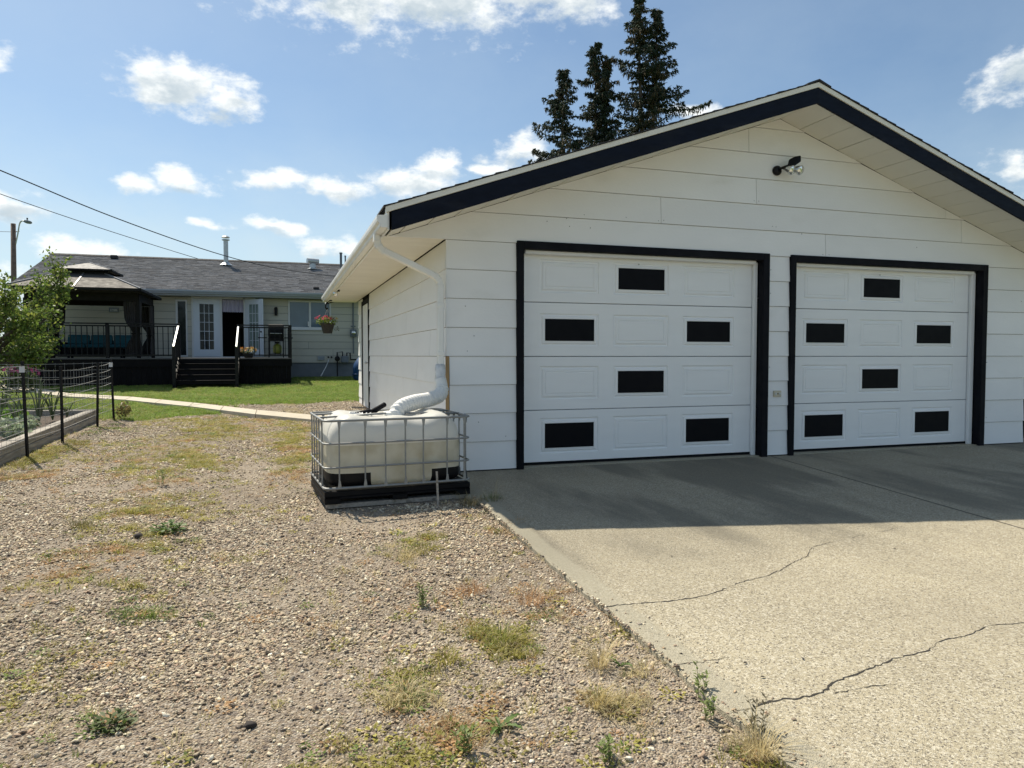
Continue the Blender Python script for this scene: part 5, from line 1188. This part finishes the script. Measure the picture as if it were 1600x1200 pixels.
def build_spruce(x, y, H, label, seed, tops=((0, 0, 0),), spread=1.0, special=()):
    r = random.Random(seed); z0 = float(plane_z(y)) - .1; t = thing('spruce_tree', (x, y, z0), label, 'tree', None); g = G(); V = []; F = []; T = []
    cen = []; dirs = []; lens = []; wid = []; tints = []
    def sprig(p, d, L_, w, col): cen.append(p); dirs.append(d); lens.append(L_); wid.append(w); tints.append(col)
    def branch(p, a, L_, droop, dens=1.0):
        n = max(3, int(L_ / .16)); d = Vector((math.cos(a), math.sin(a), 0)); s = Vector((-d.y, d.x, 0)); pts = []
        for i in range(n + 1):
            u = i / n; pts.append(p + d * L_ * u + Vector((0, 0, -droop * L_ * u + (droop * .9 + .12) * L_ * u ** 3)))
        limb(g, pts, .02 + .014 * L_, .008, 5)
        for i in range(1, n + 1):
            u = i / n; q = pts[i]; w = (.08 + .42 * L_ * (u * (1.12 - u)) * 1.2)
            for k in range(int((5 + 8 * u) * dens)):
                o = r.uniform(-1, 1) * w; b = q + s * o + d * r.uniform(-.08, .08) + Vector((0, 0, -abs(o) * .15 + r.uniform(-.05, .03)))
                cone = r.random() < .08 + .34 * (mn.noise(b * .9) > .22)
                dr = (d * r.uniform(.1, .8) + s * (1 if o > 0 else -1) * r.uniform(0, .7) + Vector((0, 0, r.uniform(-1.1, .15)))).normalized()
                if cone and u > .3: sprig(b + Vector((0, 0, -.09)), Vector((r.uniform(-.15, .15), r.uniform(-.15, .15), -1)), .17, (.028), (.105, .08, .045))
                else: sprig(b, dr, r.uniform(.12, .22), .033, r.choice([(.022, .042, .026), (.03, .052, .03), (.042, .064, .036), (.016, .03, .02)]))
    for (tx, ty, dh) in tops:
        h = H + dh; tr = [Vector((x, y, z0)), Vector((x + tx * .3, y + ty * .3, z0 + h * .5)), Vector((x + tx, y + ty, z0 + h * .8)), Vector((x + tx * 1.1, y + ty, z0 + h))]
        limb(g, tr, .16 * H / 16, .015, 8)
        zz = .0; cz = h
        while zz < h * .60:
            zz += .13 + .14 * (zz / 4); u = min(1, zz / (h * .55))
            f_ = (h - zz) / h; c = tr[3].lerp(tr[2], min(1, zz / (h * .2))) if zz < h * .2 else tr[2].lerp(tr[1], min(1, (zz - h * .2) / (h * .3)))
            c = Vector((c.x, c.y, z0 + h - zz))
            k = 3 if zz < .8 else r.choice([3, 4, 5])
            for i in range(k):
                L_ = spread * (.10 + .42 * zz ** .80) * r.choice([.3, .5, .7, .95, 1.2]) if zz > .5 else .13 + .1 * r.random()
                branch(c, r.uniform(0, 6.283), min(L_, 3.0), r.uniform(.02, .30) if zz > 1 else -.5)
        for i in range(int(14 * h / 14)):
            q = tr[3] - Vector((0, 0, .1 + i * .07)); sprig(q + Vector((r.uniform(-.05, .05), r.uniform(-.05, .05), 0)), Vector((r.uniform(-.5, .5), r.uniform(-.5, .5), .8)).normalized(), .16, .035, (.03, .045, .028))
    for (dz, a, L_) in special: branch(Vector((x, y, z0 + H - dz)), a, L_, .12, 1.5)
    g.build('trunk', BARK, t)
    C = np.array([list(c) for c in cen]); D = np.array([list(c) for c in dirs]); D /= np.linalg.norm(D, axis=1)[:, None]; L_ = np.array(lens)[:, None]; w = np.array(wid)[:, None]; TT = np.array(tints)
    n = len(C); q = rng.normal(size=(n, 3)); s = np.cross(D, q); s /= np.linalg.norm(s, axis=1)[:, None]; u = np.cross(s, D)
    A = C - D * L_ * .35; Bp = C + D * L_ * .65; M0 = C + D * L_ * .05
    v = np.stack([A, M0 + s * w, M0 - s * w * .5 + u * w * .87, M0 - s * w * .5 - u * w * .87, Bp], 1).reshape(-1, 3); i = np.arange(n)[:, None] * 5
    f = np.concatenate([i + k for k in ([0, 2, 1], [0, 3, 2], [0, 1, 3], [4, 1, 2], [4, 2, 3], [4, 3, 1])], 0); tt = np.repeat(TT * (.8 + .4 * rng.random((n, 1))), 5, 0)
    # needle barbs so the outline is not smooth
    nb = n * 5; pi = rng.integers(0, n, nb); bp_ = A[pi] + (Bp[pi] - A[pi]) * rng.random((nb, 1)); bd = D[pi] * .5 + rng.normal(size=(nb, 3)) * .6; bd /= np.linalg.norm(bd, axis=1)[:, None]; bs = np.cross(bd, rng.normal(size=(nb, 3))); bs /= np.linalg.norm(bs, axis=1)[:, None]
    bl = .055 + .05 * rng.random((nb, 1)); v2 = np.stack([bp_ + bs * .012, bp_ - bs * .012, bp_ + bd * bl], 1).reshape(-1, 3); f2 = np.arange(nb * 3).reshape(-1, 3) + len(v); t2 = np.repeat(TT[pi], 3, 0)
    v = np.concatenate([v, v2]); f = np.concatenate([f, f2]); tt = np.concatenate([tt, t2])
    addobj('crown', npmesh('crown', v - np.array(worigin(t)), f, NEEDLE, tt), t); return t
build_spruce(12.05, 30, 13.6, 'shortest and leftmost of the three spruces behind the garage', 3, spread=1.05)
build_spruce(13.85, 30.4, 15.15, 'middle spruce with a slim forked tip behind the garage', 5, tops=((0, 0, 0), (.5, 0, -.7)), spread=.85)
build_spruce(16.3, 30, 16.95, 'tallest twin topped spruce hung with brown cones', 9, tops=((-.42, 0, .5), (.42, 0, .0)), spread=.9, special=((4.6, -.25, 2.9), (2.6, 3.0, 1.7), (3.2, 3.4, 1.5), (2.0, 0, .9), (1.6, 3.1, .8)))

def far_tree(x, y, H, Rr, label, seed, col=(.05, .075, .03)):
    t = thing('distant_tree', (x, y, .8), label, 'tree'); g = G(); limb(g, [(x, y, .6), (x + .1, y, .6 + H * .4), (x, y, .6 + H * .8)], .25, .06, 7); g.build('trunk', BARK, t)
    r = np.random.default_rng(seed); cl = r.normal(size=(26, 3)); cl /= np.linalg.norm(cl, axis=1)[:, None]; cl *= (r.random((26, 1)) ** .5) * np.array([Rr, Rr, H * .36]); cl += np.array([x, y, .8 + H * .6])
    C = cl[r.integers(0, 26, 5200)] + r.normal(size=(5200, 3)) * Rr * .19; tint = np.array(col) * (.5 + r.random((5200, 1))); v, f, tt = leafquads(C, .26 * (.6 + .8 * r.random(5200)), tints=tint, asp=.7); addobj('crown', npmesh('crown', v - np.array([x, y, .8]), f, LEAF, tt), t)
far_tree(-24, 52, 4.6, 2.6, 'round green tree far beyond the left end of the house', 1)
far_tree(-31, 60, 5.2, 3.2, 'wide darker tree at the far left beyond the yard', 2, (.04, .065, .03))
far_tree(24.5, 19.5, 5.0, 2.6, 'light green tree right of the garage corner', 3, (.12, .15, .05))
t = thing('refuse_bin', (10.95, 7.95, .2), 'black wheeled bin standing beyond the right garage corner', 'bin')
g = G(); g.add([(10.62, 7.9, .24), (11.1, 7.9, .24), (11.1, 8.4, .24), (10.62, 8.4, .24), (10.58, 7.85, 1.08), (11.16, 7.85, 1.08), (11.16, 8.5, 1.08), (10.58, 8.5, 1.08)], [(3,2,1,0),(4,5,6,7),(0,1,5,4),(1,2,6,5),(2,3,7,6),(3,0,4,7)]); g.build('bin_body', WICKER, t, bevel=.01)
g = G(); g.box(10.56, 11.18, 7.82, 8.54, 1.082, 1.13); g.build('lid', WICKER, t, bevel=.015)
for x in (10.6, 11.06): g = G(); g.lathe([(.1, -.02), (.1, .02)], (x, 8.42, .30), 14, (1, 0, 0)); g.build('wheel', RAILM, t)

# ------------------------------------------------------------------ pole and overhead cables
t = thing('street_lamp', (-14.2, 46, .8), 'wooden utility pole with a curved street lamp arm', 'street lamp')
g = G(); g.tube([(-14.2, 46, .6), (-14.05, 46, 4), (-13.98, 46, 8.75)], [.16, .14, .12], 12); g.build('pole', POLEW, t, smooth=True)
g = G(); g.tube(curve([(-13.9, 46, 7.6), (-13.76, 45.95, 8.2), (-13.66, 45.9, 8.7), (-13.55, 45.85, 8.88), (-13.4, 45.8, 8.9)], 5), .035, 8).tube([(-13.9, 46, 8.3), (-13.68, 45.95, 8.35)], .025, 6); g.build('lamp_arm', GALV, t, smooth=True)
g = G(); g.lathe([(.03, -.06), (.07, 0), (.10, .12), (.08, .3), (.03, .36), (.001, .37)], (-13.38, 45.8, 8.88), 12, (.97, 0, -.2)); g.build('lamp_head', FOUND, t, smooth=True)
g = G(); g.lathe([(.04, 0), (.04, .1), (.001, .11)], (-13.25, 45.8, 8.97), 8); g.build('photocell', RAILM, t)
def cable(nm, a, b, sag, rad, label):
    a = Vector(a); b = Vector(b); pts = [a.lerp(b, k / 24) - Vector((0, 0, sag * 4 * (k / 24) * (1 - k / 24))) for k in range(25)]; g = G(); g.tube(pts, rad, 6); tag(g.build(nm, CABLE), label, 'cable')
def cable2(pts, rad, label): g = G(); g.tube(curve(pts, 6), rad, 6); tag(g.build('overhead_cable', CABLE), label, 'cable')
cable2([(-7.6, 12.6, 5.72), (-5.168, 16.36, 5.096), (-3.699, 18.63, 4.71), (-1.8, 21.57, 4.38), (-.17, 24.08, 4.30), (2.19, 27.73, 4.46), (2.75, 28.6, 4.52)], .013, 'thicker twisted power cable sagging down to the house roof')
cable2([(-12.5, 27.5, 8.1), (-9.57, 30.24, 7.304), (-7.05, 32.6, 6.68), (-3.97, 35.48, 6.02), (-1.19, 38.08, 5.52), (3.0, 42, 4.9)], .013, 'thinner overhead line passing behind the house ridge')
cable('overhead_cable', (-13.98, 46, 8.3), (-24, 44, 8.1), .1, .012, 'short line leaving the utility pole to the left')

# ------------------------------------------------------------------ gravel, grass, weeds
def ico(sub, sq, seed, jit):
    import bmesh
    bm = bmesh.new(); bmesh.ops.create_icosphere(bm, subdivisions=sub, radius=1); r = random.Random(seed); ph = Vector((r.random() * 9, r.random() * 9, r.random() * 9))
    for v in bm.verts: v.co *= 1 + jit * mn.noise(v.co * 1.3 + ph) ; v.co.z *= sq; v.co.x *= 1.25
    me = bpy.data.meshes.new('pebble'); bm.to_mesh(me); bm.free(); me.materials.append(STONEI); me.polygons.foreach_set('use_smooth', [True] * len(me.polygons)); return me
def build_gravel():
    protos = [ico(2, .45, 1, .6), ico(2, .6, 2, .8), ico(2, .38, 3, .6), ico(1, .5, 4, .9), ico(2, .5, 5, 1.0)]
    xs = []; ys = []; ss = []
    def fill(y0, y1, x0, x1, dens, s0):
        n = int((y1 - y0) * (x1 - x0) * dens); x = rng.uniform(x0, x1, n); y = rng.uniform(y0, y1, n); xs.append(x); ys.append(y); ss.append(s0 * np.exp(rng.normal(0, .33, n)))
    fill(1.5, 3.4, -2.2, 1.95, 9500, .0050); fill(3.4, 5.5, -3.2, 1.8, 6000, .0058); fill(5.5, 9, -3.4, 1.75, 3000, .0073); fill(9, 15.5, -3.3, .65, 1150, .0100); fill(14.5, 18.6, -1.8, 1.7, 1200, .012)
    fill(1.5, 3.4, -2.2, 1.9, 900, .0085); fill(3.4, 7, -3.2, 1.75, 300, .0105)
    x = np.concatenate(xs); y = np.concatenate(ys); s = np.concatenate(ss)
    lw = lawn(x, y); wd, k = weedy(x, y); bare = np.maximum(sst(.42, .62, vnoise(x, y, 1.1, 31)), .9 * np.exp(-((x - .95) / .6) ** 2 - ((y - 3.6) / 1.1) ** 2) * sst(.3, .55, vnoise(x, y, 2.3, 33))); pth = (y > path_y(x) - .05) & (y < path_y(x) + .9) | ((x > .6) & (y > 7.75) & (y < 13))
    edge = 1.70 + .05 * (vnoise(x, y, 5, 41) - .3) + .16 * sst(2.7, 1.6, y) * vnoise(x, y, 9, 44)
    keep = (rng.random(len(x)) > .75 * wd) & (rng.random(len(x)) > lw * 1.2) & (rng.random(len(x)) > .80 * bare) & ~pth & (x < edge) & ~((x < -3.05) & (y > 5.4) & (y < 14.5))
    keep |= (x > 1.70) & (x < 1.95) & (rng.random(len(x)) < .018) & (y < 4)
    keep &= ~((x > .3) & (x < 1.72) & (y > 6.5) & (y < 7.7))
    x, y, s = x[keep], y[keep], s[keep]; s = np.minimum(s, .0135) * .90; n = len(x); z = gz(x, y); onslab = x > 1.69; z = np.where(onslab, plane_z(y), z) + s * (.10 + .45 * rng.random(n))
    pts = np.stack([x, y, z], 1); rot = np.stack([rng.normal(0, .42, n), rng.normal(0, .42, n), rng.uniform(0, 6.28, n)], 1); scl = s[:, None] * (.8 + .45 * rng.random((n, 3)))
    pal = np.array([(.45, .37, .26), (.37, .30, .21), (.54, .46, .33), (.27, .215, .16), (.66, .59, .44), (.42, .315, .205), (.13, .10, .08), (.44, .32, .225), (.32, .275, .22), (.76, .70, .56), (.57, .465, .30), (.37, .26, .18)])
    tint = pal[rng.choice(len(pal), n, p=[.16, .13, .13, .11, .075, .09, .06, .07, .08, .02, .045, .03])] * (.95 + .35 * rng.random((n, 1)))
    o = scatter('gravel', pts, rot, scl, rng.integers(0, 5, n), tint, protos); o['label'] = 'mixed grey, tan and white pebbles on the driveway'
    # a few distinct dark lumps
    for i, (px, py, r_) in enumerate([(-.14, 2.98, .021), (.62, 3.2, .018), (-1.05, 5.95, .03), (-.85, 2.62, .016)]):
        me = ico(2, .7, 20 + i, .8); me.materials.clear(); me.materials.append(DARKSTONE); o = addobj('stone', me, None, (px, py, float(gz(px, py)) + r_ * .4)); o.scale = (r_,) * 3
        tag(o, ['dark brown stone alone on the near gravel', 'small dark stone between the two near weed clumps', 'black lump on the gravel between the wheel tracks', 'small dark stone near the lowest left gravel'][i], 'stone')
DARKSTONE = mat('dark_stone', (.035, .028, .025), .9, .2, 20)
build_gravel()

def blades(n, h, spread, w, lean, seed, curl=.4, seeds=False):
    r = random.Random(seed); g = G()
    for k in range(n):
        a = r.uniform(0, 6.283); q = spread * r.random() ** .6; x, y = q * math.cos(a), q * math.sin(a); a2 = a + r.uniform(-.7, .7); le = lean * r.uniform(.2, 1.2); hh = h * r.uniform(.45, 1); d = Vector((math.cos(a2), math.sin(a2), 0)); s = Vector((-d.y, d.x, 0)) * w
        p0 = Vector((x, y, 0)); p1 = p0 + d * le * hh * .35 + Vector((0, 0, hh * .55)); p2 = p0 + d * le * hh * (1 + curl * .5) + Vector((0, 0, hh * (1 - curl * le * .6)))
        g.add([p0 - s, p0 + s, p1 + s * .8, p1 - s * .8, p2], [(0, 1, 2, 3), (3, 2, 4)])
    return g
def leafy(n, h, spread, size, seed):      # small broad-leafed weed
    r = random.Random(seed); g = G()
    for k in range(n):
        a = r.uniform(0, 6.283); q = spread * r.random() ** .7; c = Vector((q * math.cos(a), q * math.sin(a), h * r.random() * (1 - q / spread * .5))); d = Vector((math.cos(a + r.uniform(-.8, .8)), math.sin(a + r.uniform(-.8, .8)), r.uniform(-.2, .7))).normalized(); s = d.cross(Vector((r.uniform(-.4, .4), r.uniform(-.4, .4), 1))).normalized() * size * .28; L_ = size * r.uniform(.6, 1.2)
        g.add([c, c + d * L_ * .5 + s, c + d * L_, c + d * L_ * .5 - s], [(0, 1, 2, 3)])
    return g
def build_green():
    protos = [blades(14, 1, .35, .022, .7, 1).mesh('tuft', PLANTI), blades(10, 1, .3, .025, .4, 2).mesh('tuft', PLANTI), blades(18, .8, .5, .02, 1.1, 3).mesh('tuft', PLANTI), leafy(26, .35, .8, .38, 4).mesh('tuft', PLANTI), leafy(20, .6, .55, .32, 5).mesh('tuft', PLANTI), blades(16, .9, .75, .015, 1.3, 6, .2).mesh('tuft', PLANTI)]
    # lawn
    n = 62000; x = rng.uniform(-9, 4.2, n); y = 13.5 + 15 * rng.random(n) ** 1.15; lw = lawn(x, y) * (1 - ((y > path_y(x) - .03) & (y < path_y(x) + .89))); keep = (rng.random(n) < lw * 1.1) & (x < 7) & ~((x > -7.7) & (x < .4) & (y > 24)) & ~((x > -3.1) & (x < -1.2) & (y > 22.8)) & ~((x < -3.1) & (y < 14.5)) & ((x < 1.7) | (y > 17.3))
    x, y = x[keep], y[keep]; n = len(x); s = .055 + .035 * rng.random(n); dry = vnoise(x, y, .8, 61)
    tint = np.where((rng.random(n) < .16 + .25 * (dry > .6))[:, None], np.array([.36, .36, .11]), np.array([.23, .33, .06])) * (.7 + .6 * rng.random((n, 1)))
    o = scatter('lawn_grass', np.stack([x, y, gz(x, y)], 1), np.stack([np.zeros(n), np.zeros(n), rng.uniform(0, 6.28, n)], 1), np.stack([s * 1.5, s * 1.5, s], 1), rng.integers(0, 3, n), tint, protos); o['label'] = 'short green lawn between the path and the deck'
    # ground cover on the drive
    n = 150000; x = rng.uniform(-3.4, 2.0, n); y = 1.6 + 13.4 * rng.random(n) ** 1.35; wd, k = weedy(x, y); pth = ((y > path_y(x)) & (y < path_y(x) + .87)) | ((x > .6) & (y > 7.75) & (y < 13))
    stripe = .16 * sst(.5, .75, vnoise(x, y, 1.5, 71)) + .03 + .55 * sst(7.5, 11, y) * sst(.42, .62, vnoise(x, y, 1.3, 77)) + .5 * np.exp(-((x + 1.15) / .4) ** 2) * sst(.38, .6, vnoise(x, y, 1.1, 78))
    keep = (rng.random(n) < np.maximum((wd - .16) * .42, stripe * .16)) & ~pth & (x < 1.74) & ~((x < -3.12) & (y > 5.5) & (y < 14.5)) & ~((x > .34) & (y > 6.5) & (y < 7.6))
    x, y, k = x[keep], y[keep], k[keep]; n = len(x); mixk = rng.random(n); k = np.where(mixk < .42, rng.integers(0, 4, n), k)
    C4 = np.array([(.15, .22, .04), (.36, .33, .08), (.46, .29, .14), (.58, .50, .28)]); tint = C4[k] * (.65 + .7 * rng.random((n, 1))); s = np.array([.036, .044, .036, .052])[k] * (.6 + .9 * rng.random(n))
    pick = np.where(k == 0, rng.choice([3, 4, 1], n), np.where(k == 1, rng.choice([0, 3, 5], n), np.where(k == 2, rng.choice([5, 3], n), rng.choice([5, 2, 0], n))))
    o = scatter('ground_cover', np.stack([x, y, gz(x, y)], 1), np.stack([np.zeros(n), np.zeros(n), rng.uniform(0, 6.28, n)], 1), np.stack([s * 1.3, s * 1.3, s], 1), pick, tint, protos); o['label'] = 'sparse green, yellow and reddish weeds spread over the gravel'
build_green()

def weed(nm, x, y, parts, label, cat='weed', rz=0):
    """parts: (name, G, colour, jitter)"""
    z = float(gz(x, y)) - .003; t = thing(nm, (x, y, z), label, cat, rz=rz)
    for (pn, g, col, j) in parts:
        me = g.mesh(pn, PLANT); paint(me, col, j); addobj(pn, me, t)
def dandelion(n, L_, seed):
    r = random.Random(seed); g = G()
    for k in range(n):
        a = k * 6.283 / n + r.uniform(-.6, .6); L2 = L_ * r.uniform(.4, 1.15); d = Vector((math.cos(a), math.sin(a), 0)); s = Vector((-d.y, d.x, 0)); vs = []; m = 9; rise = r.uniform(.1, .55)
        for i in range(m + 1):
            u = i / m; w = L2 * .13 * math.sin(math.pi * min(1, u * .85 + .12)) * (1 if i % 2 else .45); c = d * L2 * u + Vector((0, 0, L2 * rise * math.sin(u * 2.4) * .7 + .004)); vs += [c - s * w + Vector((0, 0, w * .4)), c, c + s * w + Vector((0, 0, w * .4))]
        g.add(vs, [(3*i + j, 3*i + j + 1, 3*i + j + 4, 3*i + j + 3) for i in range(m) for j in range(2)])
    return g
def stalk(n, h, seed, leaf=.02, spread=.05):
    r = random.Random(seed); g = G(); lf = G()
    for k in range(n):
        a = r.uniform(0, 6.28); le = r.uniform(.05, .45); hh = h * r.uniform(.55, 1); x, y = spread * r.uniform(-1, 1), spread * r.uniform(-1, 1); pts = [(x + math.cos(a)*le*hh*u*u, y + math.sin(a)*le*hh*u*u, hh*u) for u in (0, .35, .7, 1)]; g.tube(pts, [.0018, .0015, .0012, .0006], 3)
        for j in range(16):
            u = r.uniform(.12, 1); c = Vector((x + math.cos(a)*le*hh*u*u, y + math.sin(a)*le*hh*u*u, hh*u)); b = r.uniform(0, 6.28); d = Vector((math.cos(b), math.sin(b), r.uniform(.2, .9))).normalized(); s = d.cross(Vector((0, 0, 1))).normalized() * leaf * .22; q = leaf * r.uniform(.6, 1.2); lf.add([c, c + d*q*.5 + s, c + d*q, c + d*q*.5 - s], [(0, 1, 2, 3)])
    return g, lf
GRN, YEL, STR, RED = (.10, .17, .03), (.36, .34, .06), (.60, .50, .28), (.52, .32, .16)
weed('dandelion', .80, 2.63, [('leaves', dandelion(9, .105, 2), GRN, .4), ('dry_leaves', dandelion(5, .09, 3), (.25, .2, .08), .3)], 'ragged dark green dandelion on the gravel near the picture bottom')
weed('dandelion', 1.50, 2.98, [('leaves', dandelion(7, .085, 4), GRN, .3)], 'dandelion leaves beside pale grass at the slab edge below the first crack')
weed('clover_clump', -.66, 3.14, [('leaves', leafy(190, .05, .075, .030, 7), (.10, .14, .035), .5), ('red_leaves', leafy(30, .055, .06, .026, 8), RED, .4)], 'compact green and red clover clump alone on the near left gravel')
weed('clover_clump', -.86, 6.1, [('leaves', leafy(140, .08, .11, .05, 9), (.10, .17, .03), .4)], 'bright green clump in the middle of the gravel drive')
weed('grass_tuft', .48, 2.98, [('blades', blades(90, .10, .04, .0014, 1.3, 10), STR, .3), ('green_blades', blades(60, .06, .09, .002, .9, 11), (.14, .17, .05), .4)], 'straw coloured grass tuft with green base on the near gravel')
weed('grass_tuft', .72, 3.25, [('blades', blades(110, .075, .06, .0018, 1.1, 12), (.33, .30, .06), .3)], 'small yellow green tuft above the straw coloured one')
weed('grass_tuft', 1.04, 3.42, [('blades', blades(160, .10, .09, .0015, .8, 13), (.24, .26, .06), .4)], 'loose green yellow tuft midway between tank and picture bottom')
weed('grass_tuft', 1.40, 3.0, [('blades', blades(110, .17, .04, .0014, 1.1, 14), STR, .25)], 'dry pale tuft with long stalks beside the slab edge dandelion')
weed('grass_tuft', 1.24, 2.68, [('blades', blades(110, .10, .05, .0014, 1.2, 15), (.48, .38, .16), .25)], 'short dry golden tuft left of the lower slab edge')
weed('grass_tuft', 1.66, 2.17, [('blades', blades(150, .16, .06, .0013, 1.1, 16), STR, .25), ('stalks', blades(10, .26, .03, .0010, 1.0, 17, .1), STR, .2)], 'large straw tuft against the slab near the lower crack')
weed('grass_tuft', 1.36, 3.86, [('blades', blades(140, .10, .08, .0014, 1.2, 18), RED, .35)], 'orange red dried tuft near the slab edge above the first crack')
weed('grass_tuft', 1.08, 4.12, [('blades', blades(120, .09, .08, .0014, 1.2, 19), (.42, .24, .11), .35)], 'rusty dried tuft left of the other red one')
weed('grass_tuft', 1.84, 6.32, [('blades', blades(150, .12, .09, .0018, .9, 20), (.16, .18, .06), .4), ('seed_stalks', blades(16, .36, .05, .0013, .8, 21, .1), (.45, .38, .24), .3)], 'green weed tuft with tall pale stalks at the slab corner by the tank')
weed('grass_tuft', 1.62, 6.28, [('blades', blades(120, .16, .10, .0016, 1.0, 22), (.24, .20, .10), .4)], 'brownish tuft tucked against the right end of the pallet')
weed('grass_tuft', 1.82, 5.5, [('blades', blades(90, .09, .06, .0016, 1.2, 23), (.34, .22, .10), .3)], 'tan tuft on the gravel just below the slab corner')
weed('grass_tuft', .95, 5.05, [('blades', blades(150, .08, .14, .0018, 1.2, 24), (.26, .24, .07), .4)], 'low yellowish tuft on the gravel in front of the tank')
weed('grass_tuft', -1.55, 6.45, [('blades', blades(120, .12, .09, .0018, 1.1, 25), (.22, .2, .08), .4)], 'dull olive tuft left of the bright green clump on the drive')
for i, (x, y, h, n, s, lb) in enumerate([(.74, 4.0, .15, 6, 31, 'spindly dark green weed with upright stems below the tank'), (1.70, 2.62, .14, 4, 32, 'upright green seedling casting a shadow onto the slab edge'), (1.62, 2.42, .12, 4, 33, 'second thin upright weed just below the first seedling'), (1.72, 2.28, .17, 5, 34, 'feathery dark weed growing over the lower slab crack'), (.62, 2.5, .12, 6, 35, 'short sprigs of green weed at the near right gravel'), (-1.2, 8.0, .2, 7, 36, 'tall thin weed stems between the wheel tracks'), (1.1, 2.3, .10, 5, 37, 'small bushy seedling on the stony patch near the slab')]):
    g1, g2 = stalk(n, h, s, .026, .03); weed('weed_seedling', x, y, [('stem', g1, (.16, .17, .05), .3), ('leaves', g2, (.17, .22, .06) if i != 3 else (.14, .12, .07), .4)], lb)
# loose leaves and grit on the slab
for i, (x, y) in enumerate([(2.03, 2.76), (2.32, 2.72), (2.02, 2.62), (2.55, 4.3), (4.2, 4.0)]):
    g = G(); g.add([(-.014, 0, .002), (0, -.006, .006), (.014, .002, .003), (.002, .008, .007)], [(0, 1, 2, 3)]); me = g.mesh('dead_leaf', DARKSTONE); o = addobj('dead_leaf', me, None, (x, y, float(plane_z(y)) + .002)); o.rotation_euler = (0, 0, i * 1.3)
    tag(o, ['tiny dark leaf on the slab just right of the upright seedling', 'tiny dark leaf on the slab farther right of the seedlings', 'tiny dark leaf on the slab edge below the other two', 'tiny dark leaf on the slab above the upper crack', 'tiny dark speck of leaf on the slab near the far end of the upper crack'][i], 'leaf', 'dead leaves on the slab')
